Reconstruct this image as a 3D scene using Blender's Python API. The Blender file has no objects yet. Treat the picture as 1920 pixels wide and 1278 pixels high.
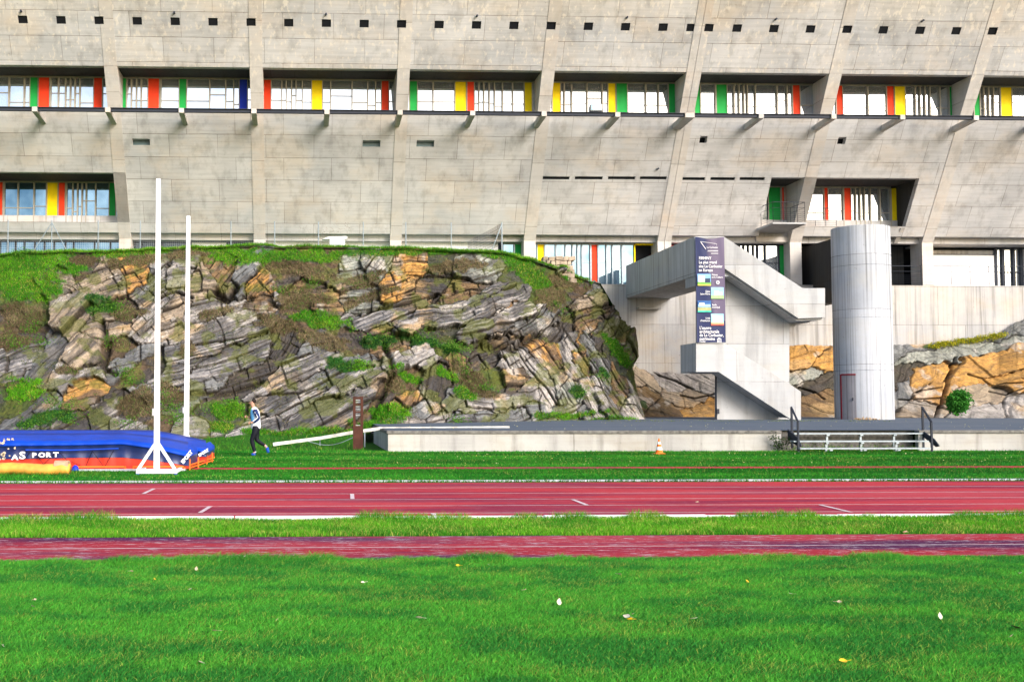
import bpy, math, random
import numpy as np
from mathutils import Vector
R = math.radians
C = bpy.context.scene.collection
scene = bpy.context.scene
# ------------------------------------------------------------------ camera, sky, sun
FPX, PPX, PPY, CH = 2150.0, 650.0, 642.0, 1.65       # focal length and principal point (pixels of the 1920x1278 photograph)
YAW, PITCH = R(2.1), R(3.0)
cf = np.array([math.sin(YAW)*math.cos(PITCH), math.cos(YAW)*math.cos(PITCH), math.sin(PITCH)])
cr = np.array([math.cos(YAW), -math.sin(YAW), 0.0]); cu = np.cross(cr, cf); CP = np.array([0, 0, CH])
cam = bpy.data.cameras.new('camera'); co = bpy.data.objects.new('camera', cam); C.objects.link(co)
co.location = (0, 0, CH); co.rotation_euler = (R(90)+PITCH, 0, -YAW)
cam.sensor_width = 36; cam.lens = FPX/1920*36; cam.shift_x = (960-PPX)/1920; cam.shift_y = (PPY-639)/1920
cam.clip_end = 2000; cam.clip_start = .05
scene.camera = co
SUN_EL, SUN_AZ = R(25), R(32)                         # azimuth: to the right of straight behind the camera
w = bpy.data.worlds.new('World'); scene.world = w; w.use_nodes = True
nt = w.node_tree; bgn = nt.nodes['Background']
sky = nt.nodes.new('ShaderNodeTexSky'); sky.sky_type = 'NISHITA'; sky.sun_disc = False
sky.sun_elevation = SUN_EL; sky.sun_rotation = math.pi-SUN_AZ; sky.air_density = 1.0; sky.dust_density = 2.5; sky.ozone_density = 1.0
nt.links.new(sky.outputs[0], bgn.inputs[0]); bgn.inputs[1].default_value = .15
sl = bpy.data.lights.new('sun', 'SUN'); sl.energy = 2.1; sl.angle = R(24); sl.color = (1, .975, .94)
so = bpy.data.objects.new('sun', sl); C.objects.link(so)
sd = Vector((math.sin(SUN_AZ)*math.cos(SUN_EL), -math.cos(SUN_AZ)*math.cos(SUN_EL), math.sin(SUN_EL)))
so.rotation_euler = sd.to_track_quat('Z', 'Y').to_euler(); so.location = (20, -20, 40)
scene.view_settings.view_transform = 'Standard'; scene.view_settings.look = 'None'
scene.view_settings.exposure = .92; scene.view_settings.gamma = 1
# ------------------------------------------------------------------ pixel -> world helpers
def ray(px, py):
    px = np.asarray(px, float)[..., None]; py = np.asarray(py, float)[..., None]
    return cf + cr*(px-PPX)/FPX - cu*(py-PPY)/FPX
def W(px, py, Y):
    d = ray(px, py); return CP + d*(np.asarray(Y, float)/d[..., 1])[..., None]
def G(px, py, z=0.0):
    d = ray(px, py); return CP + d*((z-CH)/d[..., 2])[..., None]
LK = .655
def FY(z): return 67-LK*(z-11.2)                      # the facade leans out as it rises
def FP(px, py):
    d = ray(px, py); t = (67+LK*11.2-LK*CH)/(d[..., 1]+LK*d[..., 2]); return CP+d*t[..., None]
# ------------------------------------------------------------------ mesh helpers
class MB:
    def __init__(s): s.v = []; s.f = []
    def add(s, vs, fs):
        n = len(s.v); s.v += [tuple(map(float, p)) for p in vs]; s.f += [tuple(i+n for i in f) for f in fs]; return s
    def box(s, x0, x1, y0, y1, z0, z1):
        return s.add([(x0,y0,z0),(x1,y0,z0),(x1,y1,z0),(x0,y1,z0),(x0,y0,z1),(x1,y0,z1),(x1,y1,z1),(x0,y1,z1)],
                     [(0,3,2,1),(4,5,6,7),(0,1,5,4),(1,2,6,5),(2,3,7,6),(3,0,4,7)])
    def prism(s, pts, axis, a, b):                    # pts: polygon in the two other axes, extruded along axis from a to b
        n = len(pts)
        def mk(p, q): return {'x': (q, p[0], p[1]), 'y': (p[0], q, p[1]), 'z': (p[0], p[1], q)}[axis]
        vs = [mk(p, a) for p in pts]+[mk(p, b) for p in pts]
        return s.add(vs, [tuple(range(n))[::-1], tuple(range(n, 2*n))]+[(i, (i+1) % n, (i+1) % n+n, i+n) for i in range(n)])
    def bar(s, p, q, r, n=8, r2=None):
        p = Vector(p); q = Vector(q); d = (q-p).normalized(); a = d.orthogonal().normalized(); b = d.cross(a); r2 = r if r2 is None else r2
        vs = []
        for c, rr in ((p, r), (q, r2)):
            for k in range(n): t = 2*math.pi*k/n+math.pi/n; vs.append(c+a*math.cos(t)*rr+b*math.sin(t)*rr)
        return s.add(vs, [tuple(range(n))[::-1], tuple(range(n, 2*n))]+[(i, (i+1) % n, (i+1) % n+n, i+n) for i in range(n)])
    def beam(s, p, q, wd, h):                         # rectangular bar, h measured upward
        p = Vector(p); q = Vector(q); d = (q-p).normalized(); up = Vector((0, 0, 1)) if abs(d.z) < .95 else Vector((0, 1, 0))
        a = d.cross(up).normalized()*wd/2; b = a.cross(d).normalized()*h/2
        vs = [c+i*a+j*b for c in (p, q) for i, j in ((-1,-1),(1,-1),(1,1),(-1,1))]
        return s.add(vs, [(0,1,2,3),(7,6,5,4),(0,4,5,1),(1,5,6,2),(2,6,7,3),(3,7,4,0)])
    def lathe(s, prof, c=(0,0,0), n=32, sx=1, sy=1):
        vs = []; m = len(prof)
        for r, z in prof:
            for k in range(n): t = 2*math.pi*k/n; vs.append((c[0]+r*math.cos(t)*sx, c[1]+r*math.sin(t)*sy, c[2]+z))
        fs = [(i*n+k, i*n+(k+1) % n, (i+1)*n+(k+1) % n, (i+1)*n+k) for i in range(m-1) for k in range(n)]
        return s.add(vs, fs+[tuple(range(n))[::-1], tuple(range((m-1)*n, m*n))])
ORG = {}
def tag(o, label=None, cat=None, group=None, kind=None):
    if label: o['label'] = label
    if cat: o['category'] = cat
    if group: o['group'] = group
    if kind: o['kind'] = kind
    return o
def thing(name, label, cat, loc, group=None):
    o = bpy.data.objects.new(name, None); C.objects.link(o); o.location = loc; o.empty_display_size = .3
    ORG[o] = np.array(loc, float); return tag(o, label, cat, group)
def put(name, mb, mat, parent=None, base=None, bevel=0, smooth=False):
    v = np.array(mb.v, float)
    org = ORG[parent] if parent else (np.array(base, float) if base is not None else np.array([(v[:,0].min()+v[:,0].max())/2, (v[:,1].min()+v[:,1].max())/2, v[:,2].min()]))
    me = bpy.data.meshes.new(name); me.from_pydata((v-org).tolist(), [], mb.f); me.materials.append(mat)
    import bmesh
    bm = bmesh.new(); bm.from_mesh(me); bmesh.ops.recalc_face_normals(bm, faces=bm.faces)
    if bevel: bmesh.ops.bevel(bm, geom=[e for e in bm.edges], offset=bevel, segments=1, affect='EDGES', clamp_overlap=True)
    bm.to_mesh(me); bm.free()
    if smooth: me.shade_smooth()
    o = bpy.data.objects.new(name, me); C.objects.link(o); ORG[o] = org
    if parent: o.parent = parent
    else: o.location = org
    return o
def big(name, V, quads, mat, col=None, tris=None, parent=None, smooth=False):
    me = bpy.data.meshes.new(name); V = np.asarray(V, np.float32)
    if parent is not None: V = V-ORG[parent].astype(np.float32)
    nq = 0 if quads is None else len(quads); ntr = 0 if tris is None else len(tris)
    li = np.concatenate([np.asarray(quads).ravel() if nq else np.zeros(0, int), np.asarray(tris).ravel() if ntr else np.zeros(0, int)]).astype(np.int32)
    ls = np.concatenate([np.arange(nq)*4, nq*4+np.arange(ntr)*3]).astype(np.int32)
    me.vertices.add(len(V)); me.vertices.foreach_set('co', V.ravel())
    me.loops.add(len(li)); me.loops.foreach_set('vertex_index', li)
    me.polygons.add(nq+ntr); me.polygons.foreach_set('loop_start', ls)
    me.update(calc_edges=True); me.validate()
    if col is not None:
        a = me.color_attributes.new('Col', 'FLOAT_COLOR', 'POINT'); c4 = np.ones((len(V), 4), np.float32); c4[:, :3] = col; a.data.foreach_set('color', c4.ravel())
    me.materials.append(mat)
    if smooth: me.shade_smooth()
    o = bpy.data.objects.new(name, me); C.objects.link(o); ORG[o] = np.zeros(3)
    if parent is not None: o.parent = parent; ORG[o] = ORG[parent]
    return o
# ------------------------------------------------------------------ noise in numpy
def hsh(a, b=0, seed=0):
    n = (np.asarray(a, np.int64)*374761393+np.asarray(b, np.int64)*668265263+seed*974711) & 0xffffffff
    n = ((n ^ (n >> 13))*1274126177) & 0xffffffff; n = (n ^ (n >> 16))*2246822519 & 0xffffffff
    return ((n ^ (n >> 15)) & 0xffffff)/float(0xffffff)
def vn(x, y, seed=0):
    x = np.asarray(x, float); y = np.asarray(y, float); i = np.floor(x).astype(np.int64); j = np.floor(y).astype(np.int64); u = x-i; v = y-j
    u = u*u*(3-2*u); v = v*v*(3-2*v)
    return (hsh(i,j,seed)*(1-u)+hsh(i+1,j,seed)*u)*(1-v)+(hsh(i,j+1,seed)*(1-u)+hsh(i+1,j+1,seed)*u)*v
def fbm(x, y, seed=0, o=4):
    s = 0; a = .5; t = 0
    for k in range(o): s = s+a*vn(x, y, seed+k*17); t += a; a *= .5; x = np.asarray(x)*2.03+3.1; y = np.asarray(y)*2.03+1.7
    return s/t
def sst(a, b, x): t = np.clip((x-a)/(b-a), 0, 1); return t*t*(3-2*t)
# ------------------------------------------------------------------ materials
class MT:
    def __init__(s, name, rough=.8, spec=.3, metal=0):
        s.m = bpy.data.materials.new(name); s.m.use_nodes = True; s.t = s.m.node_tree; s.b = s.t.nodes['Principled BSDF']
        s.b.inputs['Roughness'].default_value = rough; s.b.inputs['Specular IOR Level'].default_value = spec; s.b.inputs['Metallic'].default_value = metal
    def n(s, typ, **k):
        nd = s.t.nodes.new('ShaderNode'+typ)
        for a, v in k.items(): setattr(nd, a, v)
        return nd
    def set(s, sock, v):
        if isinstance(v, bpy.types.NodeSocket): s.t.links.new(v, sock)
        elif v is not None:
            if isinstance(v, (tuple, list)) and len(v) == 3 and sock.type == 'RGBA': v = (*v, 1)
            sock.default_value = v
    def coord(s, scale=(1,1,1), kind='Object'):
        tc = s.n('TexCoord'); mp = s.n('Mapping'); s.t.links.new(tc.outputs[kind], mp.inputs[0]); mp.inputs['Scale'].default_value = scale; return mp.outputs[0]
    def noise(s, vec, scale=1, detail=4, rough=.55, dist=0):
        n = s.n('TexNoise'); s.set(n.inputs['Vector'], vec); n.inputs['Scale'].default_value = scale; n.inputs['Detail'].default_value = detail
        n.inputs['Roughness'].default_value = rough; n.inputs['Distortion'].default_value = dist; return n.outputs[0]
    def ramp(s, f, *st):
        r = s.n('ValToRGB'); s.set(r.inputs[0], f); e = r.color_ramp.elements
        while len(e) < len(st): e.new(.5)
        for el, (p, c) in zip(e, st): el.position = p; el.color = (*c, 1) if isinstance(c, (tuple, list)) else (c, c, c, 1)
        return r.outputs[0]
    def mix(s, a, b, f, mode='MIX'):
        m = s.n('MixRGB', blend_type=mode); s.set(m.inputs[0], f); s.set(m.inputs[1], a); s.set(m.inputs[2], b); return m.outputs[0]
    def math(s, op, a, b=None):
        m = s.n('Math', operation=op); s.set(m.inputs[0], a)
        if b is not None: s.set(m.inputs[1], b)
        return m.outputs[0]
    def bump(s, h, strength=.3, dist=.02):
        b = s.n('Bump'); s.set(b.inputs['Height'], h); b.inputs['Strength'].default_value = strength; b.inputs['Distance'].default_value = dist
        s.t.links.new(b.outputs[0], s.b.inputs['Normal'])
    def done(s, col): s.set(s.b.inputs['Base Color'], col); return s.m
def plain(name, col, rough=.6, spec=.3, metal=0, var=.12, scale=6):
    m = MT(name, rough, spec, metal); n = m.noise(m.coord(), scale, 4)
    return m.done(m.mix(col, tuple(c*(1-2.2*var) for c in col), m.ramp(n, (.35, 0), (.75, 1))))
def concrete(name, c1, c2, c3, joints=None, boards='h', stain=.5, jw=.013, bd_=.45, top=False):
    m = MT(name, .85, .25); v = m.coord()
    big_ = m.ramp(m.noise(v, .32, 5, .6), (.36, 0), (.62, 1)); col = m.mix(c1, c2, big_)
    warm = m.ramp(m.noise(m.coord((.5, .5, .9)), .55, 5, .65), (.5, 0), (.68, 1)); col = m.mix(col, c3, m.math('MULTIPLY', warm, .6))
    if boards == 'h': bv = m.coord((.35, .35, 9)); st = m.coord((1.6, 1.6, .16))
    else: bv = m.coord((9, 9, .1)); st = m.coord((3.2, 3.2, .12) if bd_ < .5 else (8, 8, .09))
    bd = m.noise(bv, 1, 3, .6); col = m.mix(col, (.62, .62, .62), m.math('MULTIPLY', m.ramp(bd, (.46, 0), (.62, 1)), bd_), 'MULTIPLY')
    s1 = m.ramp(m.noise(st, 1.1, 5, .62), (.50, 0), (.66, 1)); col = m.mix(col, (.50, .49, .47), m.math('MULTIPLY', s1, stain), 'MULTIPLY')
    pts = m.ramp(m.noise(m.coord((1, 1, 1)), 5.5, 5, .75), (.64, 0), (.69, 1)); col = m.mix(col, (.42, .40, .37), m.math('MULTIPLY', pts, .55), 'MULTIPLY')
    if top:                                          # the wall is tinted warm yellow towards its top, with paler lime runs
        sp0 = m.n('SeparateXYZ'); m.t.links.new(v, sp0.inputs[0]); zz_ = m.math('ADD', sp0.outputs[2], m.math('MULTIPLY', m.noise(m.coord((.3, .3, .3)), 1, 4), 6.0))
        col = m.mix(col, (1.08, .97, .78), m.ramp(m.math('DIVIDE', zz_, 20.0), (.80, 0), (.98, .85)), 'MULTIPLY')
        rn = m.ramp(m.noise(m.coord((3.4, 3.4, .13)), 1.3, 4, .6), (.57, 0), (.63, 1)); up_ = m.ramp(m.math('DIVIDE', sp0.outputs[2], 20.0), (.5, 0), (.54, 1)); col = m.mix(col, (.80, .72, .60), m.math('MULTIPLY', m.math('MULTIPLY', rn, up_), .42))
    h = m.noise(v, 14, 6, .7)
    if joints:
        sp = m.n('SeparateXYZ'); m.t.links.new(v, sp.inputs[0]); cb = m.n('CombineXYZ')
        wob = m.math('MULTIPLY', m.noise(v, .5, 2), .06)
        m.set(cb.inputs[0], sp.outputs[0]); m.set(cb.inputs[1], m.math('ADD', sp.outputs[2], wob))
        br = m.n('TexBrick'); m.t.links.new(cb.outputs[0], br.inputs['Vector'])
        for k_, v_ in (('Scale', 1), ('Mortar Size', jw), ('Mortar Smooth', .3), ('Brick Width', joints[0]), ('Row Height', joints[1]), ('Bias', 0)): br.inputs[k_].default_value = v_
        br.inputs['Color1'].default_value = (1, 1, 1, 1); br.inputs['Color2'].default_value = (.84, .83, .82, 1); br.inputs['Mortar'].default_value = (.38, .34, .30, 1)
        br.offset = .37
        col = m.mix(col, br.outputs[0], m.ramp(m.noise(v, .9, 3), (.3, .45), (.6, 1)), 'MULTIPLY')
        h = m.math('SUBTRACT', h, m.math('MULTIPLY', br.outputs['Fac'], 1.5))
    m.bump(h, .45, .02); return m.done(col)
M = {}
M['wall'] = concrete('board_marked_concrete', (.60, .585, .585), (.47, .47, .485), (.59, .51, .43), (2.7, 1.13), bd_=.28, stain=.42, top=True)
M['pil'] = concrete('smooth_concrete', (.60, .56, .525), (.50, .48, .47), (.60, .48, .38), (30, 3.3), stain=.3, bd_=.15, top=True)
M['under'] = concrete('shade_dark_concrete', (.055, .055, .055), (.04, .04, .042), (.075, .06, .04), (1.3, 9), boards='v', stain=.5)  # shade of soffits and recesses is put into this near-black colour
M['bluegrey'] = concrete('grey_cast_concrete', (.50, .53, .58), (.40, .43, .48), (.50, .50, .49), (3.0, 2.4), boards='v', stain=.7)
M['retain'] = concrete('retaining_concrete', (.53, .505, .475), (.40, .40, .415), (.48, .40, .31), (2.6, 2.3), boards='v', stain=.75, bd_=.3)
M['stair'] = concrete('pale_concrete', (.47, .475, .485), (.39, .40, .42), (.44, .41, .37), (4.5, 1.9), boards='h', stain=.4, jw=.010, bd_=.08)
M['tower'] = concrete('striped_concrete', (.52, .54, .59), (.42, .45, .51), (.50, .49, .47), (60, 2.75), boards='v', stain=.85, bd_=.6)
M['lowwall'] = concrete('pale_low_wall', (.50, .485, .47), (.38, .37, .37), (.34, .30, .25), (7.9, 5), boards='h', stain=.6, bd_=.15)
M['cap'] = plain('weathered_coping', (.20, .19, .18), .9, var=.3, scale=9)
for k, c in dict(red=(.80, .05, .012), green=(.012, .33, .06), yellow=(.90, .66, .0), blue=(.012, .04, .50), white=(.86, .86, .88), black=(.006, .007, .014),
                 grey=(.45, .47, .50), darkmetal=(.03, .035, .05), mullion=(.36, .33, .28), orange=(.85, .20, .03), skin=(.55, .30, .22), hair=(.018, .013, .012),
                 navy=(.012, .03, .12), royal=(.01, .07, .40), skyblue=(.14, .42, .78), shirtwhite=(.72, .74, .84), corten=(.085, .028, .018), wood=(.75, .73, .68)).items():
    M[k] = plain('paint_'+k, c, .65, .2, var=.07 if k not in ('corten', 'wood') else .3, scale=3)
M['matblue'] = plain('blue_tarpaulin', (.003, .062, .55), .55, .25, var=.15, scale=1.5)
M['matnavy'] = plain('navy_tarpaulin', (.010, .026, .13), .4, .5, var=.2, scale=2)
M['matred'] = plain('red_tarpaulin', (.75, .045, .02), .45, .4, var=.18, scale=2.5)
M['tarp'] = plain('orange_yellow_tarpaulin', (.86, .43, .07), .5, .4, var=.22, scale=4)
M['alu'] = plain('galvanised_steel', (.30, .36, .41), .45, .5, .3, var=.12)
g = MT('window_glass', .02, .8); g.b.inputs['Metallic'].default_value = .82
n_ = g.noise(g.coord((.35, 1, .5)), 1.1, 3); g.bump(g.noise(g.coord((.5, 1, .5)), .8, 2), .05, .02); M['glass'] = g.done(g.ramp(n_, (.35, (.50, .56, .64)), (.65, (.74, .78, .84))))
g = MT('blue_tinted_glass', .03, .8); g.b.inputs['Metallic'].default_value = .8
M['blueglass'] = g.done(g.ramp(g.noise(g.coord((.6, 1, .5)), .9, 3), (.35, (.07, .16, .26)), (.7, (.32, .46, .58))))
M['dark'] = plain('dark_interior', (.012, .013, .016), .8, .1)
M['darkglass'] = plain('dark_glass', (.03, .05, .065), .08, .9, .4, var=.2)
# ground materials
def asphalt(name, c1, c2, sp):
    m = MT(name, .9, .2); v = m.coord(); col = m.mix(c1, c2, m.ramp(m.noise(m.coord((.25, 1, 1)), .9, 5, .6), (.35, 0), (.65, 1)))
    p = m.ramp(m.noise(v, 26, 3, .8), (.66, 0), (.72, 1)); col = m.mix(col, sp, p); m.bump(m.noise(v, 60, 3), .4, .01); return m.done(col)
M['asphalt'] = asphalt('blue_grey_asphalt', (.075, .10, .14), (.11, .13, .165), (.3, .3, .28))
def tartan(name, base, dark, bleach, wear, fleck):
    m = MT(name, .9, .1); v = m.coord()
    col = m.mix(base, dark, m.ramp(m.noise(m.coord((.16, 1.1, 1)), .8, 6, .62), (.46, 0), (.58, 1)))
    col = m.mix(col, bleach, m.math('MULTIPLY', m.ramp(m.noise(m.coord((.12, .8, 1)), .7, 5, .6, .4), (.48, 0), (.66, 1)), wear))
    col = m.mix(col, (.66, .60, .64), m.math('MULTIPLY', m.ramp(m.noise(m.coord((1.3, 8, 1)), 2.4, 5, .8), (.575, 0), (.60, 1)), fleck))
    f = m.noise(v, 70, 3, .8); col = m.mix(col, (.6, .6, .6), m.ramp(f, (.4, 0), (.65, .6)), 'MULTIPLY'); m.bump(f, .5, .008); return m.done(col)
M['track'] = tartan('red_track', (.52, .042, .058), (.28, .026, .062), (.60, .15, .19), .25, .15)
M['runway'] = tartan('worn_red_runway', (.40, .018, .032), (.095, .018, .070), (.52, .20, .27), .20, .9)
def paintline(name):
    m = MT(name, .8, .2); p = m.ramp(m.noise(m.coord((2, 12, 1)), 3, 4, .8), (.50, 0), (.62, 1)); return m.done(m.mix((.70, .60, .62), (.52, .12, .13), p))
M['line'] = paintline('white_line_paint')
def turf(name, a, b, c):
    m = MT(name, .95, .1); v = m.coord(); col = m.mix(a, b, m.ramp(m.noise(m.coord((.5, 1.2, 1)), .9, 5, .65), (.38, 0), (.62, 1)))
    col = m.mix(col, c, m.ramp(m.noise(v, 22, 4, .75), (.42, 0), (.7, 1))); m.bump(m.noise(v, 40, 3), .8, .03); return m.done(col)
M['turf'] = turf('grass_turf', (.030, .13, .012), (.045, .17, .014), (.012, .055, .006))
m = MT('grass_blades', .7, .12); at = m.n('VertexColor', layer_name='Col'); tr = m.n('BsdfTranslucent'); ms = m.n('MixShader'); ms.inputs[0].default_value = .30
m.t.links.new(at.outputs[0], m.b.inputs['Base Color']); m.t.links.new(at.outputs[0], tr.inputs[0]); m.t.links.new(m.b.outputs[0], ms.inputs[1]); m.t.links.new(tr.outputs[0], ms.inputs[2])
m.t.links.new(ms.outputs[0], m.t.nodes['Material Output'].inputs[0]); M['blade'] = m.m
m = MT('rock_surface', .88, .2); at = m.n('VertexColor', layer_name='Col'); v = m.coord()
f1 = m.noise(v, 9, 7, .72); col = m.mix(at.outputs[0], (.45, .43, .42), m.ramp(f1, (.50, 0), (.66, .8)), 'MULTIPLY'); col = m.mix(col, (1.25, 1.22, 1.18), m.ramp(m.noise(v, 4, 5, .7), (.48, 0), (.6, .6)), 'MULTIPLY')
m.bump(m.noise(v, 16, 6, .75), .9, .05); M['rock'] = m.done(col)
m = MT('vertex_painted', .6, .3); at = m.n('VertexColor', layer_name='Col'); M['vc'] = m.done(at.outputs[0])

# ------------------------------------------------------------------ the setting: ground, track, runways, path
def sheet(name, x0, x1, y0, y1, z, mat, z1=None, kind='structure'):
    b = MB().add([(x0,y0,z),(x1,y0,z),(x1,y1,z if z1 is None else z1),(x0,y1,z if z1 is None else z1)], [(0,1,2,3)])
    o = put(name, b, mat, base=(0, 0, 0)); tag(o, kind=kind); return o
sheet('ground', -300, 300, -300, 300, 0, M['turf'])
sheet('long_jump_runway', -60, 60, 12.12, 14.24, .004, M['runway'])
sheet('running_track', -60, 60, 16.42, 23.72, .004, M['track'])
sheet('distant_runway', -60, 60, 28.55, 29.35, .004, M['track'])
b = MB()
for yy, wd in ((963, .05), (949, .05), (937, .05), (926, .05), (915.3, .05)):
    y = G(600, yy)[1]; b.add([(-60, y-wd/2, .008), (60, y-wd/2, .008), (60, y+wd/2, .008), (-60, y+wd/2, .008)], [(0,1,2,3)])
y = G(600, 1027)[1]; b.add([(-60, y-.018, .008), (60, y-.018, .008), (60, y+.018, .008), (-60, y+.018, .008)], [(0,1,2,3)])
for (xa, ya, xb, yb) in ((269, 926, 289, 916.5), (375, 962, 395, 949.5), (661, 936, 660, 926.5), (1074, 937, 1102, 948), (812, 963, 824, 976), (1538, 947, 1596, 961)):
    p, q = G(xa, ya), G(xb, yb); b.add([(p[0]-.035, p[1], .012), (p[0]+.035, p[1], .012), (q[0]+.035, q[1], .012), (q[0]-.035, q[1], .012)], [(0,1,2,3)])
tag(put('lane_markings', b, M['line'], base=(0,0,0)), kind='structure')
b = MB(); rnd = random.Random(3); x = -20
while x < 34:
    l = 1.6+rnd.random(); dz = rnd.uniform(-.006, .006); b.box(x+.01, x+l-.01, 16.30+dz, 16.40+dz, -.02, .05+dz); x += l
tag(put('inner_kerb', b, M['white'], base=(0,0,0), bevel=.008), kind='structure')
b = MB(); x = -22
while x < 42:
    l = 2.4; b.box(x+.01, x+l-.01, 23.98, 24.10, -.02, .035); x += l
tag(put('outer_kerb', b, M['grey'], base=(0,0,0), bevel=.008), kind='structure')
PX0, PY0, PZ0 = 2.83, 38.9, .70
def pz(Y): return PZ0+.12*(Y-PY0)/17
sheet('paved_path', PX0+.02, 80, PY0+.25, 70, pz(PY0+.25), M['asphalt'], z1=pz(70))
# low wall holding the path
t = thing('low_wall', 'long low pale concrete wall with dark coping along the edge of the lawn', 'wall', (20, PY0, 0))
put('wall', MB().box(PX0, 16.35, PY0, PY0+.22, -.1, .597).box(PX0, PX0+.22, PY0+.22, 47, -.1, .597).box(21.15, 60, PY0, PY0+.22, -.1, .597), M['lowwall'], t)
put('recess', MB().box(16.3, 21.2, PY0+.45, PY0+.65, -.1, .66), M['cap'], t)
put('coping', MB().box(PX0-.05, 16.35, PY0-.05, PY0+.27, .60, .705).box(PX0-.05, PX0+.25, PY0+.27, 47, .60, .705).box(21.15, 60, PY0-.05, PY0+.27, .60, .705), M['cap'], t, bevel=.012)
# ------------------------------------------------------------------ the leaning concrete building
bld = thing('cultural_building', 'huge leaning raw concrete building with coloured window bands, overhanging the rock', 'building', (15, 68, 8.7))
PIL = [(-19.0, .7), (W(223.4,454,67)[0], .7), (W(475.6,459,67)[0], .7), (W(731.4,459,67)[0], .68), (W(982,454,67)[0], .7), (W(1232.7,454,67)[0], .82), (W(1480.5,454,67)[0], .7), (W(1728,454,67)[0], .68), (W(1728,454,67)[0]+7.9, .7)]
ZT = 27.0
ZB = FP(800, 433)[2]; Z1T = FP(964, 132)[2]; Z1B = FP(964, 214)[2]-.05
Z2T = FP(100, 323)[2]; Z2B = FP(100, 416)[2]; Z2Tr = FP(1600, 333.5)[2]; Z2Br = FP(1600, 424)[2]
GY1, GY2, GYG = 63.5, 67.45, 67.95
holes = []
for i in range(8): holes.append((PIL[i][0]+PIL[i][1]-.03, PIL[i+1][0]+.03, Z1B, Z1T))
holes.append((-19.0+.7, PIL[1][0]+.03, Z2B, Z2T))
XN0 = FP(1447, 332)[0]; XR1 = FP(1724, 334)[0]
holes.append((XN0, PIL[6][0]+.03, Z2Br-.55, Z2Tr)); holes.append((PIL[6][0]+PIL[6][1]-.03, XR1, Z2Br, Z2Tr))
ZS = FP(964, 48)[2]
vents = []
for px in (42.3,114,185.3,257,328.3,399.3,470.7,541.3,612,683,753,823.7,893.7,964,1033.7,1103.7,1173.3,1243.7,1296.3,1329.7,1382.7,1451.7,1520.3,1588.7,1657,1726,1793.7,1861.3):
    yy = 33+(px-42)*24/1819; c = FP(px, yy); vents.append((c[0]-.245, c[0]+.245, ZS-.17, ZS+.17))
small = []
def fh(x0, x1, y0, y1):
    a = FP(x0, (y0+y1)/2); b_ = FP(x1, (y0+y1)/2); return (a[0], b_[0], FP(x0, y1)[2], FP(x0, y0)[2])
for q in ((248,281,260,272), (680,713,263,275), (781,814,263,275)): small.append(fh(*q))
sq = [fh(1312,1326,255,268), fh(1571,1586,257,270)]
slots = [fh(a, b_, 330.5, 336) for a, b_ in ((1017,1068),(1078,1130),(1140,1191),(1200,1250))]+[fh(a, b_, 332, 337.5) for a, b_ in ((1277,1322),(1332,1378),(1387,1434))]
allh = holes+small+sq+slots+[v for v in vents]
def skin(x0, x1, z0, z1, hs, th):
    xs = sorted(set([x0, x1]+[min(max(h[k], x0), x1) for h in hs for k in (0, 1)])); zs = sorted(set([z0, z1]+[h[k] for h in hs for k in (2, 3)]))
    b = MB(); nx, nz = len(xs), len(zs); occ = np.ones((nx-1, nz-1), bool)
    for i in range(nx-1):
        cx = (xs[i]+xs[i+1])/2
        for j in range(nz-1):
            cz = (zs[j]+zs[j+1])/2
            for h in hs:
                if h[0] < cx < h[1] and h[2] < cz < h[3]: occ[i, j] = False; break
    vid = {}
    def V(i, j, k):
        if (i, j, k) not in vid: vid[(i, j, k)] = len(b.v); b.v.append((xs[i], FY(zs[j])+k*th, zs[j]))
        return vid[(i, j, k)]
    O = lambda i, j: 0 <= i < nx-1 and 0 <= j < nz-1 and occ[i, j]
    for i in range(nx-1):
        for j in range(nz-1):
            if not occ[i, j]: continue
            b.f.append((V(i,j,0), V(i+1,j,0), V(i+1,j+1,0), V(i,j+1,0))); b.f.append((V(i,j,1), V(i,j+1,1), V(i+1,j+1,1), V(i+1,j,1)))
            if not O(i-1, j): b.f.append((V(i,j,0), V(i,j+1,0), V(i,j+1,1), V(i,j,1)))
            if not O(i+1, j): b.f.append((V(i+1,j,0), V(i+1,j,1), V(i+1,j+1,1), V(i+1,j+1,0)))
            if not O(i, j-1): b.f.append((V(i,j,0), V(i,j,1), V(i+1,j,1), V(i+1,j,0)))
            if not O(i, j+1): b.f.append((V(i,j+1,0), V(i+1,j+1,0), V(i+1,j+1,1), V(i,j+1,1)))
    return b
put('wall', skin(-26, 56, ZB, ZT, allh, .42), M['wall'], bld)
for (hx0, hx1, hz0, hz1), gy in [(h, GY1) for h in holes[:8]]+[(h, GY2+.1) for h in holes[8:]]:   # soffits and floors reach back to the glass
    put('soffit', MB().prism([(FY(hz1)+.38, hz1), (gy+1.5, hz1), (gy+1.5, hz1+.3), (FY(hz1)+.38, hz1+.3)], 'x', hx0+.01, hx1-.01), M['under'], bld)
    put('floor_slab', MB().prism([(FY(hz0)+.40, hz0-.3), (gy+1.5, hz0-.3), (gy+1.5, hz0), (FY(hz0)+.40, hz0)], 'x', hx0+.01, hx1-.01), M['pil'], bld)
for (hx0, hx1, hz0, hz1) in small:
    put('slot_window', MB().box(hx0-.05, hx1+.05, FY((hz0+hz1)/2)+.30, FY((hz0+hz1)/2)+.36, hz0-.1, hz1+.1), plain('slot_glass', (.10,.16,.17), .3) if 'slotg' not in M else M['slotg'], bld)
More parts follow.
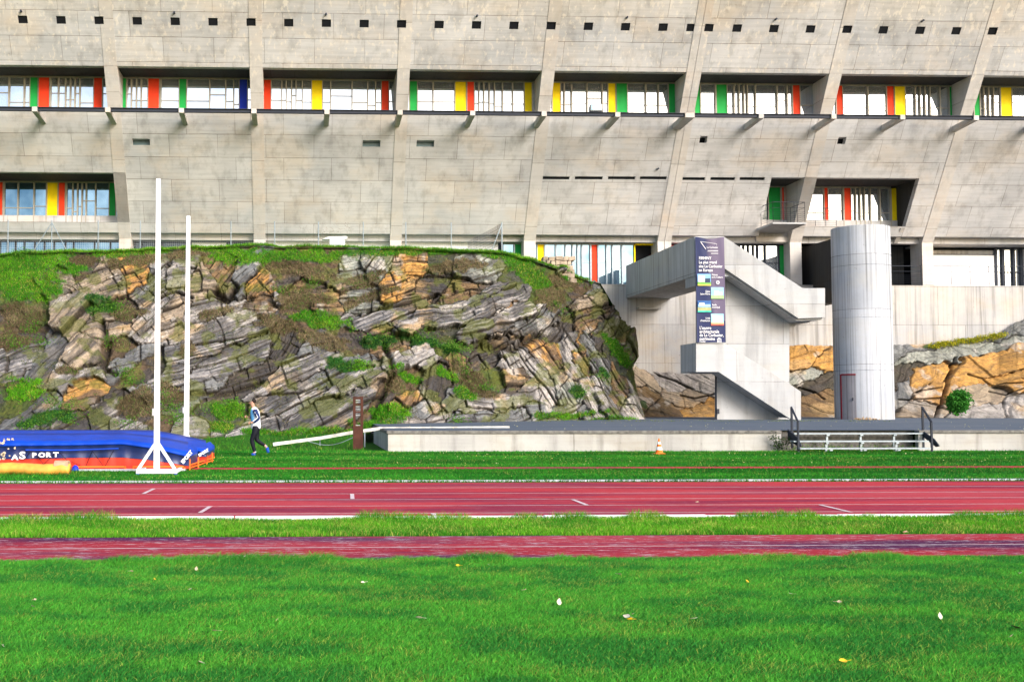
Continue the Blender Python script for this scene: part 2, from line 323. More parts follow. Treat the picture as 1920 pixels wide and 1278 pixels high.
for h in sq+slots+vents:
    zc = (h[2]+h[3])/2; nm = 'vent_opening' if h in vents else ('slot_window' if h in slots else 'square_opening')
    d0 = .05 if h in vents else (.405 if h in sq else .12); e0 = .15 if h in sq else -.003
    put(nm, MB().prism([(FY(h[2]-e0)+d0, h[2]-e0), (FY(h[2]-e0)+.5, h[2]-e0), (FY(h[3]+e0)+.5, h[3]+e0), (FY(h[3]+e0)+d0, h[3]+e0)], 'x', h[0]-e0*.6, h[1]+e0*.6), M['dark'], bld)
# pilasters: proud of the skin, deep fins at the openings, turning into vertical columns at the base
ZK = 11.2
vm = [((v[0]+v[1])/2) for v in vents]
for i, (x, wd) in enumerate(PIL):
    gaps = [(Z1B-.02, Z1T+.02, GY1+.12)]
    if i == 1: gaps.append((Z2B-.02, Z2T+.02, GY2+.2))
    if i == 6: gaps.append((Z2Br-.4, Z2Tr+.02, GY2+.2))
    vv = [v for v in vents if v[0]+.1 > x-.3 and v[1]-.1 < x+wd+.3]
    b = MB(); halves = [(x, x+wd)] if i != 5 else [(x, x+wd/2-.015), (x+wd/2+.015, x+wd)]
    zc0, zc1 = ZS-.17, ZS+.17
    for (xa, xb) in halves:
        def seg(z0, z1, xa=xa, xb=xb, d=.05): b.prism([(FY(z0)-.03, z0), (FY(z1)-.03, z1), (FY(z1)+d, z1), (FY(z0)+d, z0)], 'x', xa, xb)
        seg(ZK, Z1B); hit = [v for v in vv if v[0] < xb and v[1] > xa]
        if hit:
            v = hit[0]; seg(Z1T, zc0); seg(zc1, ZT)
            if v[0] > xa+.01: seg(zc0, zc1, xa, v[0])
            if v[1] < xb-.01: seg(zc0, zc1, v[1], xb)
        else: seg(Z1T, ZT)
        for z0, z1, gy in gaps:
            b.prism([(FY(z0)-.03 if z0 < Z1B-1 or z0 > 16 else FY(z0)-.03, z0), (FY(z1)-.03, z1), (gy, z1), (gy, z0)], 'x', xa+(.004 if z0 < 16 else 0), xb-(.004 if z0 < 16 else 0))
        b.prism([(FY(ZK)-.03, 8.2), (FY(ZK)-.03, ZK), (FY(ZB+.1)-.028, ZB+.1), (68.3, ZB+.1), (68.3, 8.2)], 'x', xa+.002, xb-.002)
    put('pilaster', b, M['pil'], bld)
# recessed lintel beam behind the lower lip of the wall
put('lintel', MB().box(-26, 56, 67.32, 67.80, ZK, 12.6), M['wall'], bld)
for xa_, xb_, za_ in ((XR1+.002, XR1+.25, Z2Br-.02), (XN0-.25, XN0-.002, Z2Br-.57)):
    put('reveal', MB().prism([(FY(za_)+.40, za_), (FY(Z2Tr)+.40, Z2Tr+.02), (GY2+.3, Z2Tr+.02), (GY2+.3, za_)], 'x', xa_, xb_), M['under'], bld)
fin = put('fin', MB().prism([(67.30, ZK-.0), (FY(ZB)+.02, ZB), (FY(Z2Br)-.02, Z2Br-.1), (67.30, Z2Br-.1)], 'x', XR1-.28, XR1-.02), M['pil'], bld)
put('shade_box', MB().box(-26, 56, 69.6, 90, 8.3, ZT-.6).box(-26, 56, 66, 90, ZT-.6, ZT-.1), M['dark'], bld)  # dark box added behind the wall for shade
# window bands
COLS = {'r': 'red', 'g': 'green', 'y': 'yellow', 'b': 'blue'}
CN = {'r': 'red', 'g': 'green', 'y': 'yellow', 'b': 'deep blue'}
rw = random.Random(11)
def window(x0, x1, z0, z1, Y, off, sc, items, muls, name='window', glass='glass', mm='mullion', py=180, trans=True, th=.13):
    """items: coloured panels (a, b, colour); muls: mullion centres; both measured as off+v/sc pixels at height py"""
    X = lambda v: float(W(off+v/sc, py, Y)[0])
    fr = MB(); fr.box(x0, x1, Y-.06, Y+.1, z1-.09, z1+.01); fr.box(x0, x1, Y-.06, Y+.1, z0-.01, z0+.06)
    edges = [x0, x1]; cols = []
    for a, b_, c in items: cols.append((X(a), X(b_), c)); edges += [X(a), X(b_)]
    for q in muls: fr.box(X(q)-th*.28, X(q)+th*.28, Y-.14, Y+.1, z0+.06, z1-.09); edges.append(X(q))
    for a, b_, c in cols:
        fr.box(a-.05, a, Y-.10, Y+.1, z0+.06, z1-.09); fr.box(b_, b_+.05, Y-.10, Y+.1, z0+.06, z1-.09)
    edges = sorted(e for e in edges if x0-.01 <= e <= x1+.01)
    if trans:
        for a, b_ in zip(edges[:-1], edges[1:]):
            if b_-a > .22 and not any(ca-.02 < (a+b_)/2 < cb+.02 for ca, cb, _ in cols):
                zc = z0+(z1-z0)*rw.choice([.38, .38, .42, .30, .55]); fr.box(a, b_, Y-.045, Y+.04, zc-.022, zc+.022)
    f = put(name, fr, M[mm], bld)
    gl = MB()
    for a, b_ in zip(edges[:-1], edges[1:]):
        if b_-a > .03 and not any(ca-.02 < (a+b_)/2 < cb+.02 for ca, cb, _ in cols):
            tl = rw.uniform(-.004, .004); gl.add([(a,Y,z0),(b_,Y+tl,z0),(b_,Y+tl,z1),(a,Y,z1)], [(0,1,2,3)])
    put('pane', gl, M[glass], f)
    for a, b_, c in cols:
        p = MB().box(a, b_, Y-.07, Y+.06, z0+.06, z1-.09); p.box(a+(b_-a)*.86, a+(b_-a)*.92, Y-.085, Y-.071, z0+.1, z1-.12)
        put('coloured_panel', p, M[COLS[c]], f)['label'] = CN[c]+' painted vertical panel between the window panes'
    return f
bands = [
 (0, 0, 3, [(172,213,'g'),(220,278,'r'),(530,575,'r')], [-80, 52, 138, 285, 330, 370, 397, 423, 450]),
 (1, 0, 3, [(668,710,'g'),(835,895,'r'),(1010,1048,'g'),(1348,1390,'b')], [740, 768, 795, 905, 1180, 1270, 1315]),
 (2, 0, 3, [(1485,1523,'r'),(1755,1812,'y'),(2147,2185,'r')], [1585,1610,1640,1665,1700,1860,1980,2068,2112]),
 (3, 640, 3, [(385,425,'g'),(640,700,'y'),(708,745,'r'),(1030,1070,'y')], [515,772,800,830,860,905,962]),
 (4, 640, 3, [(1187,1230,'y'),(1500,1540,'y'),(1547,1605,'g'),(1840,1878,'g')], [1252,1293,1380,1465,1710,1780]),
 (5, 1280, 3, [(65,95,'g'),(188,245,'g'),(617,655,'r')], [182,285,313,340,360,405,527,583,737]),
 (6, 1280, 3, [(862,895,'r'),(1146,1183,'r'),(1190,1247,'y'),(1497,1535,'g')], [1037,1303,1330,1357,1385,1442]),
 (7, 1280, 3, [(1635,1665,'g'),(1785,1845,'y'),(2200,2250,'r')], [1688,1715,1742,2000,2100])]
for i, off, sc, it, mu in bands:
    window(PIL[i][0]+PIL[i][1], PIL[i+1][0], Z1B, Z1T, GY1, off, sc, it, mu)
window(-18.3, PIL[1][0], Z2B, Z2T, GY2, 0, 3.84, [(-25,20,'r'),(342,415,'y'),(425,468,'r'),(790,832,'g')], [32,132,247,337,480,525,560,592,622,690], glass='blueglass', py=380)
# right opening with french window
f = window(PIL[6][0]+PIL[6][1], XR1-.3, Z2Br, Z2Tr, GY2, 1540, 4.26, [(22,47,'r'),(180,230,'r'),(557,607,'y')], [170,268,303,338,385,462,548], py=385)
X6 = PIL[6][0]+PIL[6][1]
put('coloured_panel', MB().box(X6, float(W(1551,400,GY2)[0]), GY2-.16, GY2-.1, Z2Br, Z2Br+.1), M['red'], f)['label'] = 'red door sill'
# niche with balcony
nz0 = Z2Br-.55
put('niche_wall', MB().box(XN0-.02, PIL[6][0], GY2+.25, GY2+.3, nz0, Z2Tr), M['dark'], bld)
f = window(XN0, PIL[6][0], nz0, Z2Tr, GY2, 1150, 4.26, [(1238,1330,'g'),(1345,1360,'r'),(1375,1400,'r')], [], py=390, trans=False, glass='darkglass')
bal = MB(); bz = Z2Br-.12
bx0, bx1, by0, by1 = float(W(1449, 417, 64.2)[0]), float(W(1507, 417, 64.2)[0]), 64.2, 67.2
bal.prism([(by0, bz-.03), (by1+.2, bz-.03), (by1+.2, bz-.20), (by0, bz-.12)], 'x', bx0, bx1+.15)
bo = put('balcony', bal, M['stair'], bld)
rl = MB(); pts = [(bx0+.05, by0+.06), (bx1+.1, by0+.06)]
def rail(rl, p, q, z, h, n, r=.016, rows=6, posts=True):
    p = Vector((*p, z)); q = Vector((*q, z)); up = Vector((0, 0, h))
    rl.bar(p+up, q+up, r*1.3, 6); rl.bar(p+up*.72, q+up*.72, r*.7, 5)
    for k in range(1, rows): rl.bar(p+up*(.62*k/rows), q+up*(.62*k/rows), .006, 4)
    for k in range(n+1): c = p.lerp(q, k/n); rl.bar(c, c+up, r if posts else .008, 6)
rail(rl, (bx0+.05, by0+.06), (bx1+.1, by0+.06), bz, 1.15, 3); rail(rl, (bx0+.05, by0+.06), (bx0+.05, by1-1.2), bz, 1.15, 2); rail(rl, (bx1+.1, by0+.06), (bx1+.1, by1-1.0), bz, 1.15, 2)
put('railing', rl, M['darkmetal'], bo)
rl = MB(); rail(rl, (X6+.1, FY(Z2Br)+.25), (X6+2.0, FY(Z2Br)+.25), Z2Br, 1.1, 3); put('railing', rl, M['darkmetal'], bld)
# walkway rail on cantilevered brackets
YB = FY(Z1B)-1.75; ZW = float(W(964, 211, YB)[2])
hw = MB(); hw.box(-26, 56, YB+.05, YB+.17, ZW-.13, ZW+.02); hw.box(-26, 56, YB+.35, YB+.40, ZW-.09, ZW-.05)
hw.box(-26, 56, YB-.03, YB+.20, ZW+.03, ZW+.06)
put('walkway_rail', hw, M['darkmetal'], bld)
for px in (-73, 65, 202, 340, 476, 613, 750, 886, 1020, 1158, 1293, 1427, 1563, 1692, 1830, 1968):
    yy = 204+(px-65)*.0097; c = W(px, yy+3, YB)
    b = MB(); hwid = .14 if px != 1293 else .26
    b.prism([(YB-.06, ZW+.06), (YB-.06, ZW-.20), (FY(ZW-.4)+.3, ZW-.34), (FY(ZW)+.3, ZW-.02)], 'x', c[0]-hwid, c[0]+hwid)
    put('bracket', b, M['pil'], bld, bevel=.01)
# ground floor
zg0, zg1 = 8.68, ZK
def gf(i, off, sc, it, mu, x0=None, x1=None, z0=zg0, **k):
    window(PIL[i][0]+PIL[i][1] if x0 is None else x0, PIL[i+1][0] if x1 is None else x1, z0, zg1, GYG, off, sc, it, mu, py=490, **k)
XD0, XD1 = float(W(1191,480,GYG)[0]), float(W(1229,480,GYG)[0])
gf(4, 880, 4.57, [(583,637,'y'),(1045,1093,'r')], [645,740,822,882,925,962,1035,1100,1172,1222,1305], x1=XD0-.1, glass='blueglass', mm='alu')
fr = MB().box(XD0-.1, XD0-.02, GYG-.12, GYG+.1, 8.68, zg1).box(XD0-.1, XD1+.08, GYG-.12, GYG+.1, zg1-.09, zg1-.003).box(XD1, XD1+.09, GYG-.6, GYG+.1, 8.68, zg1-.01)
put('door_frame', fr, M['yellow'], bld); put('doorway', MB().box(XD0, XD1, GYG+.3, GYG+.4, 8.6, zg1), M['dark'], bld)
x3 = float(W(880+292/4.57, 460, GYG)[0])
gf(3, 880, 4.57, [(390,443,'g')], [384,460], x0=x3, glass='blueglass', mm='alu')
gf(5, 1150, 4.26, [(450,520,'r'),(1325,1380,'g')], [700,850,1005,1040,1075,1115,1150,1210,1405], glass='glass', mm='darkmetal')
gf(0, 0, 3.84, [], [0,55,112,175,250,320,390,470,530,680,705,795], x0=-25.9, z0=9.9, glass='blueglass', mm='darkmetal', trans=False)
gf(1, 0, 3.84, [], [945,1020,1118,1160,1170,1335,1375,1635,1690,1760], z0=9.9, glass='darkglass', mm='darkmetal', trans=False)
for x0_, x1_, z1_ in ((-26, PIL[1][0], 9.9), (PIL[1][0]+.7, PIL[2][0], 9.9), (PIL[2][0]+.7, PIL[3][0], ZK), (PIL[3][0]+.68, x3-.35, ZK)): put('white_wall', MB().box(x0_, x1_, GYG-.12, GYG+.2, 8.3, z1_), M['white'], bld)
xa = PIL[7][0]+.68; xw = float(W(1865,500,69.0)[0])
put('white_wall', MB().box(xa-.3, xw, 68.6, 68.8, 8.6, float(W(1800,478,68.6)[2])), M['white'], bld)
put('blind', MB().box(float(W(360,455,GYG)[0]), float(W(425,455,GYG)[0]), GYG-.10, GYG-.06, 10.9, 11.12), M['white'], bld)
put('ceiling', MB().box(xa-.3, 56, 67.8, 69.6, ZK-.02, ZK+.1), M['retain'], bld)
put('recess_beam', MB().box(xa-.3, xw, 68.65, 68.9, float(W(1800,476,68.6)[2]), ZK-.2), M['retain'], bld)
window(xw, 55, 8.68, ZK-.02, 68.7, 1540, 4.26, [], [1385,1445,1530,1590,1700,1800,1900], py=500, mm='darkmetal', th=.3)
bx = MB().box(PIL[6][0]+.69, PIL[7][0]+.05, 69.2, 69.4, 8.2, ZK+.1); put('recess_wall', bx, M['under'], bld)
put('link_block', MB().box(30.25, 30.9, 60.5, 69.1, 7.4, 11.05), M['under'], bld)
for (x0, x1) in ((float(W(1664,500,67)[0]), PIL[7][0]), (PIL[7][0]+.68, 55)):
    rl = MB(); rail(rl, (x0, 67.15), (x1, 67.15), 8.68, 1.15, max(1, int((x1-x0)/1.12)), r=.018, rows=6); put('railing', rl, M['darkmetal'], bld)
# little spouts above the vents
for px, py in ((40, 22), (327, 25), (611, 28), (894, 31), (1175, 34), (1454, 37), (1729, 40), (1233, 317)):
    c = FP(px, py); put('spout', MB().bar((c[0], c[1]-.16, c[2]), (c[0], c[1]+.02, c[2]), .055, 8), M['darkmetal'], bld)
# plateau in front of the building and the retaining wall under it
t = thing('retaining_wall', 'tall pale concrete retaining wall below the ground floor windows, behind the stairs', 'wall', (30, 67, 4))
put('wall', MB().box(float(W(1080,600,67.0)[0]), 60, 66.95, 67.28, .5, 8.64), M['retain'], t)
put('ledge', MB().box(float(W(1195,577,66.7)[0]), float(W(1238,577,66.7)[0]), 66.5, 66.95, 7.15, 7.25), M['retain'], t)
sheet('terrace', -60, 60, 67.1, 90, 8.66, M['stair'])

# ------------------------------------------------------------------ outside staircase
st = thing('concrete_staircase', 'pale concrete outside staircase with zigzag parapets and a bridge to the doorway', 'staircase', (21, 56, .8))
YN = 55.0
def P2(px, py, Y=YN): p = W(px, py, Y); return (float(p[0]), float(p[2]))
xl = P2(1302, 480)[0]; xb = P2(1358, 480)[0]
zt_, zb_ = P2(1330, 444)[1], P2(1330, 504)[1]; zbr = P2(1302, 517)[1]
put('bridge', MB().box(xl, xl+.2, YN, 66.9, zbr, zt_).box(xl+.2, xb+1.2, YN+.22, 66.9, zbr, zbr+.22).box(xb+1.0, xb+1.2, YN+2.7, 66.9, zbr+.22, zt_), M['bluegrey'], st)
put('bridge_beam', MB().box(xl+.04, xb, YN+.05, YN+1.5, P2(1290, 541, YN+1.5)[1], zbr-.003), M['bluegrey'], st)
put('upper_parapet', MB().prism([P2(1305, 444), P2(1358, 444), P2(1505, 540), P2(1547, 540), P2(1547, 595), P2(1497, 597), P2(1358, 503), P2(1305, 503)], 'y', YN-.003, YN+.2)
    .box(P2(1547,560)[0]-.2, P2(1547,560)[0], YN+.2, YN+2.5, P2(1547,595)[1], P2(1547,540)[1]), M['stair'], st, bevel=.01)
# upper flight, soffit, landing
fl = MB(); a, b_ = P2(1358, 507), P2(1497, 601); n = 14
top = []; 
for k in range(n):
    x0 = a[0]+(b_[0]-a[0])*k/n; x1 = a[0]+(b_[0]-a[0])*(k+1)/n; z = a[1]+.55+(b_[1]-a[1])*k/n; top += [(x0, z), (x1, z)]
pr = P2(1545, 598)
fl.prism([(xl+.25, a[1]+.55)]+top+[(pr[0], b_[1]+.25), (pr[0], pr[1]-.02), (b_[0], b_[1]), a, (xl+.25, a[1])], 'y', YN+.203, YN+1.15)
fl.box(b_[0]-.3, pr[0]-.2, YN+1.153, YN+2.5, b_[1], b_[1]+.25)
put('upper_flight', fl, M['stair'], st)
# middle flight behind the spine wall
a, b_ = P2(1478, 612, YN+1.7), P2(1340, 700, YN+1.7)
put('middle_flight', MB().prism([(b_[0]-1.0, b_[1]+.3), (b_[0], b_[1]+.3), (a[0], a[1]+.35), (a[0]+.3, a[1]+.35), (a[0]+.3, a[1]), (a[0], a[1]-.05), (b_[0], b_[1]), (b_[0]-1.0, b_[1])], 'y', YN+1.55, YN+2.5), M['stair'], st)
YW = YN+1.2
put('spine_wall', MB().prism([P2(1308, 500, YW), P2(1480, 560, YW), P2(1480, 790, YW), P2(1344, 790, YW), P2(1344, 670, YW), P2(1308, 670, YW)], 'y', YW, YW+.28), M['stair'], st)
pl = [P2(1305, 642), P2(1358, 643), P2(1480, 719), P2(1502, 734), P2(1502, 791), P2(1480, 784), P2(1347, 697), P2(1305, 697)]
pl[4] = (pl[4][0], .75)
put('lower_parapet', MB().prism(pl, 'y', YN, YN+.2), M['stair'], st, bevel=.01)
put('landing', MB().box(xl+.07, xl+.27, YN+.203, YN+2.5, pl[7][1], pl[0][1]).box(xl+.27, P2(1347,697)[0], YN+.203, YN+2.5, pl[7][1]+.003, pl[7][1]+.22), M['bluegrey'], st)
fl = MB(); top = []; a, b_ = (pl[6][0], pl[6][1]), (pl[5][0], pl[5][1]+.03)
for k in range(14):
    x0 = a[0]+(b_[0]-a[0])*k/14; x1 = a[0]+(b_[0]-a[0])*(k+1)/14; z = a[1]+.5+(b_[1]-a[1])*k/14; top += [(x0, z), (x1, z)]
fl.prism([a]+top+[(b_[0], b_[1])], 'y', YN+.203, YW-.003); put('lower_flight', fl, M['stair'], st)
put('drain_pipe', MB().bar((P2(1342,700,YW)[0]-.02, YW-.05, 3.3), (P2(1342,700,YW)[0]-.02, YW-.05, .8), .04, 8).box(P2(1344,770,YW)[0]-.05, P2(1344,770,YW)[0]+.08, YW-.14, YW-.01, 1.1, 1.35), M['darkmetal'], st)
# ------------------------------------------------------------------ round tower
tc_ = (float(W(1619, 700, 57.0)[0]), 57.0); TR = 1.39; tz = float(W(1612, 428, 57)[2])
tw = thing('round_concrete_tower', 'tall round pale concrete tower with vertical board marks, right of the staircase', 'tower', (*tc_, pz(57)))
prof = [(TR, -.1)]
for k in range(1, 4): z = tz*k/4-.2; prof += [(TR+.004*k % .01, z-.01), (TR-.02, z), (TR+.004, z+.012)]
prof += [(TR, tz-pz(57)-.02), (TR-.03, tz-pz(57))]
o = put('shaft', MB().lathe(prof, (*tc_, pz(57)), 96), M['tower'], tw)
dang = math.radians(232); dz0, dz1 = pz(57), float(W(1575, 703, 56)[2])
def arc(b, r0, r1, a0, a1, z0, z1, n=10):
    pts = [(tc_[0]+r1*math.cos(a0+(a1-a0)*k/n), tc_[1]+r1*math.sin(a0+(a1-a0)*k/n)) for k in range(n+1)]+[(tc_[0]+r0*math.cos(a1-(a1-a0)*k/n), tc_[1]+r0*math.sin(a1-(a1-a0)*k/n)) for k in range(n+1)]
    return b.prism(pts, 'z', z0, z1)
a0, a1 = R(196), R(229)
put('door', arc(MB(), TR-.05, TR+.012, a0, a1, dz0, dz1), concrete('weathered_door', (.36,.35,.38), (.28,.27,.30), (.36,.28,.26), (60, 60), boards='v', stain=.8, bd_=.7), tw); put('door_handle', MB().box(tc_[0]+(TR+.05)*math.cos(a1-.1)-.02, tc_[0]+(TR+.05)*math.cos(a1-.1)+.02, tc_[1]+(TR+.05)*math.sin(a1-.1), tc_[1]+(TR)*math.sin(a1-.1), 1.75, 1.9), M['darkmetal'], tw)
put('door_frame', arc(arc(MB(), TR-.05, TR+.03, a0-.03, a0+.025, dz0, dz1+.05, 3), TR-.05, TR+.032, a0+.026, a1, dz1+.002, dz1+.07), plain('dark_red_paint', (.28, .015, .03), .5), tw)

# ------------------------------------------------------------------ rocks
PAL = dict(tan=((.42,.33,.24),(.24,.195,.15)), light=((.44,.40,.375),(.23,.222,.22)), grey=((.22,.225,.23),(.11,.115,.12)), ochre=((.55,.30,.085),(.36,.185,.06)), dark=((.085,.07,.055),(.04,.035,.033)),
           strat=((.37,.345,.335),(.085,.088,.10)), soil=((.13,.085,.05),(.06,.045,.03)), veg=((.06,.10,.02),(.05,.045,.02)), brown=((.24,.15,.075),(.11,.075,.045)), lich=((.36,.37,.33),(.16,.17,.15)))
KEYS = list(PAL); PA = np.array([PAL[k][0] for k in KEYS]); PB = np.array([PAL[k][1] for k in KEYS])
def brick(s, t, T, L, seed):
    k = np.floor(s/T).astype(np.int64); fr = s/T-k; tt = t/(L*(.5+hsh(k, 3, seed)))+hsh(k, 1, seed)*17; b = np.floor(tt).astype(np.int64); fb = tt-b
    h = hsh(k, b, seed+5); h2 = hsh(k, b, seed+9); h3 = hsh(k, b, seed+13)
    e = np.minimum(np.minimum(fr, 1-fr)*T, np.minimum(fb, 1-fb)*L*.9)
    return h, h2, h3, fr, fb, e, hsh(k, 7, seed)
def rock(name, pr, topl, footl, yfl, yt, nx, nz, seeds, vegs, cracks, g=.85, skirt=True, seed=1, edge_=None, amp=1.0, calm=1.0):
    px = np.linspace(pr[0], pr[1], nx)[:, None]*np.ones((1, nz)); v = np.linspace(0, 1, nz)[None, :]*np.ones((nx, 1))
    tp = np.interp(px, *zip(*topl)); ft = np.interp(px, *zip(*footl)); yf = np.interp(px, *zip(*yfl)); ytt = np.interp(px, *zip(*yt)) if isinstance(yt, list) else yt
    if skirt: tp = tp+9*(fbm(px/45, 0*px, 207, 4)-.5)*(1-sst(900, 960, px))
    else: tp = tp+10*(fbm(px/22, 0*px, 209, 4)-.5)
    tp = tp+sst(1085, 1110, px)*(1-sst(1188, 1199, px))*13*(vn(px/7, 0*px, seed)-.5)*(1 if skirt else 0)
    py = ft+(tp-ft)*v
    if edge_: px = px+sst(1080, pr[1], px)*(np.interp(py, *zip(*edge_))-pr[1])
    Y = yf+(ytt-yf)*v**g; P = W(px, py, Y); X, Z = P[..., 0], P[..., 2]
    wx = px+26*(fbm(px/38, py/38, seed+1)-.5)+10*(fbm(px/10, py/10, seed+2)-.5); wy = py+26*(fbm(px/38+9, py/38, seed+3)-.5)+10*(fbm(px/10+5, py/10, seed+4)-.5)
    d1 = np.full(px.shape, 1e9); d2 = d1.copy(); ix = np.zeros(px.shape, int)
    for k, (sx, sy, th, off, ty, el, T) in enumerate(seeds):
        if ty in ('strat', 'light', 'grey') and skirt and el > 1.3: el = el*1.35
        c, s_ = math.cos(R(th)), math.sin(R(th)); dx = wx-sx; dy = -(wy-sy); t = dx*c+dy*s_; s = -dx*s_+dy*c
        d = np.sqrt((t/el)**2+(s*math.sqrt(el)/1.2)**2) if el > 1 else np.sqrt(t*t+s*s); m = d < d1
        d2 = np.where(m, d1, np.minimum(d2, d)); ix = np.where(m, k, ix); d1 = np.where(m, d, d1)
    e = d2-d1
    A = np.array([[R(s[2]), s[3], KEYS.index(s[4]), s[6]] for s in seeds]); th = A[ix, 0]+.12*calm*(fbm(X/5, Z/5, seed+6)-.5)*2; off = A[ix, 1]; ty = A[ix, 2].astype(int); T = A[ix, 3]
    t = X*np.cos(th)+Z*np.sin(th)+ix*3.7; s = -X*np.sin(th)+Z*np.cos(th)+ix*1.3+.25*calm*fbm(t/2.5, ix*1.0, seed+7)+.10*calm*(fbm(X*1.5, Z*1.5, seed+8)-.5)
    soft = np.isin(ty, [KEYS.index('soil'), KEYS.index('veg')]); hard = np.where(soft, .25, 1.0); strat = (ty == KEYS.index('strat')); st_ = np.where(strat, 1.0, 0.0)
    h, h2, h3, fr, fb, eg, lay = brick(s, t, T*2.2, T*np.where(strat, 13, 5.5), seed+20); H, H2, H3, Fr, Fb, Eg, Lay = brick(s+.07*fbm(t*2, s*2, 5), t, T*.55, T*np.where(strat, 6, 2.6), seed+40)
    q, q2, q3, qf, qb, qe, ql = brick(s+.02*fbm(t*5, s*5, 8), t, T*.17, T*2.2, seed+60)
    D = off*.62+amp*hard*(T*.70*(h-.5)+T*.7*(h2-.5)*(fr-.5)+T*.8*(h3-.5)*(fb-.5)) + amp*hard*(T*.40*(H-.5)+T*.4*(H2-.5)*(Fr-.5)+T*.3*(H3-.5)*(Fb-.5)) + amp*hard*T*.14*(q-.5)
    eg = eg+.05*(fbm(X*6, Z*6, 71)-.5); D -= (.3+.7*calm)*hard*(.12*np.exp(-(eg/.035)**2)+.06*np.exp(-(Eg/.02)**2)*(.4+.6*H3))
    cre = np.exp(-(e/2.0)**2)*hard*(sst(.3, .6, fbm(px/24, py/24, seed+11))*.8+.2); D -= .16*cre
    D += amp*(.55*(fbm(X/3.2, Z/3.2, seed+12, 5)-.5)+.16*(fbm(X*2.2, Z*2.2, seed+14, 4)-.5)*np.where(soft, 2.6, 1)+.05*(fbm(X*9, Z*9, seed+18, 3)-.5)*np.where(soft, 3, 1))
    if skirt: D *= np.maximum(sst(0, .10, 1-v), sst(940, 1000, px))
    ck = np.zeros(px.shape)
    for pl, wd, dp in cracks:
        dm = np.full(px.shape, 1e9)
        for (xa, ya), (xb, yb) in zip(pl[:-1], pl[1:]):
            l2 = (xb-xa)**2+(yb-ya)**2; u = np.clip(((px-xa)*(xb-xa)+(py-ya)*(yb-ya))/l2, 0, 1); dm = np.minimum(dm, np.hypot(px+2*(fbm(py/6, px/9, 3)-.5)-xa-u*(xb-xa), py-ya-u*(yb-ya)))
        c = np.exp(-(dm/wd)**2); D -= dp*c; ck = np.maximum(ck, c)
    # vegetation mask
    vg = np.zeros(px.shape); vt = np.zeros(px.shape)
    nv = fbm(px/14, py/9, seed+15, 5)
    for (cx, cy, rx, ry, a, kind) in vegs:
        ca, sa = math.cos(R(a)), math.sin(R(a)); dx = px-cx; dy = -(py-cy); uu = (dx*ca+dy*sa)/rx; vv = (-dx*sa+dy*ca)/ry
        m = 1.25-np.sqrt(uu*uu+vv*vv)+1.3*(nv-.5); vt = np.where(m > np.maximum(vg, .25), kind, vt); vg = np.maximum(vg, m)
    vg = sst(.25, .6, vg)
    # colour: stone tones layer by layer, some seeds with shade painted in
    mixv = np.clip(.5*calm*Lay+.25*H+.35*fbm(t*1.2, s*7, seed+30)+.55*(fbm(X*.7, Z*.7, seed+31)-.5)+.15*h-.1, 0, 1)
    mixs = np.clip(1.5*(.45*ql+.25*Lay+.5*fbm(t*.55, s*9, seed+32, 5)-.28), 0, 1)
    mv = np.where(strat, mixs, mixv)[..., None]; col = PA[ty]*(1-mv)+PB[ty]*mv
    of = sst(.63, .73, fbm(X*.55+7, Z*.8, seed+33, 5))*np.where(soft, 0, .6); col = col*(1-of[..., None])+np.array([.50,.33,.16])*of[..., None]*(.6+.5*h)[..., None]
    lf = sst(.62, .72, fbm(X*1.3+3, Z*1.3, seed+34, 5))*np.where(soft, 0, .6); col = col*(1-lf[..., None])+np.array([.50,.46,.42])*lf[..., None]
    df = sst(.45, .61, fbm(t*.8+1, s*2.6, seed+35, 5))*.72*calm; col = col*(1-df[..., None])+np.array([.055,.052,.055])*df[..., None]
    sk = sst(.57, .66, fbm(t*1.1, s*16, seed+37, 4))*np.where(strat, .85, .35)*hard; col = col*(1-sk[..., None])+np.array([.05,.05,.055])*sk[..., None]
    mo = fbm(X*7, Z*7, seed+38, 4); col = col*(.62+.76*mo)[..., None]
    crack_tone = np.clip(.8*cre+.8*calm*hard*np.exp(-(eg/.04)**2)+.42*calm*hard*np.exp(-(Eg/.022)**2)*(.3+.7*H3)+ck, 0, .95)[..., None]
    col = col*(1-crack_tone)+np.array([.035,.028,.022])*crack_tone  # darker brown in cracks, joints and block edges
    moss = sst(.52, .62, fbm(px/26, py/18, seed+36, 5))*.6*np.where(pr[0] > 1100, .12, 1); col = col*(1-moss[..., None])+np.array([.10,.115,.02])*moss[..., None]
    gc = np.array([[.035,.09,.012],[.075,.055,.03],[.03,.075,.015]])[vt.astype(int)]*(.6+.8*nv[..., None]); col = col*(1-.85*vg[..., None])+gc*.85*vg[..., None]
    D += vg*.06
    dirn = np.array([0, -.97, .24]); 
    edge = sst(0, .03, v)*1.0; lim = sst(0, 14, pr[1]-px) if skirt else 1
    P = P+dirn*(D*edge*lim)[..., None]
    V = P.reshape(-1, 3); I = np.arange(nx*nz).reshape(nx, nz)
    Q = np.stack([I[:-1,:-1], I[1:,:-1], I[1:,1:], I[:-1,1:]], -1).reshape(-1, 4); cl = col.reshape(-1, 3); n0 = nx*nz
    ex = [V]; ec = [cl]
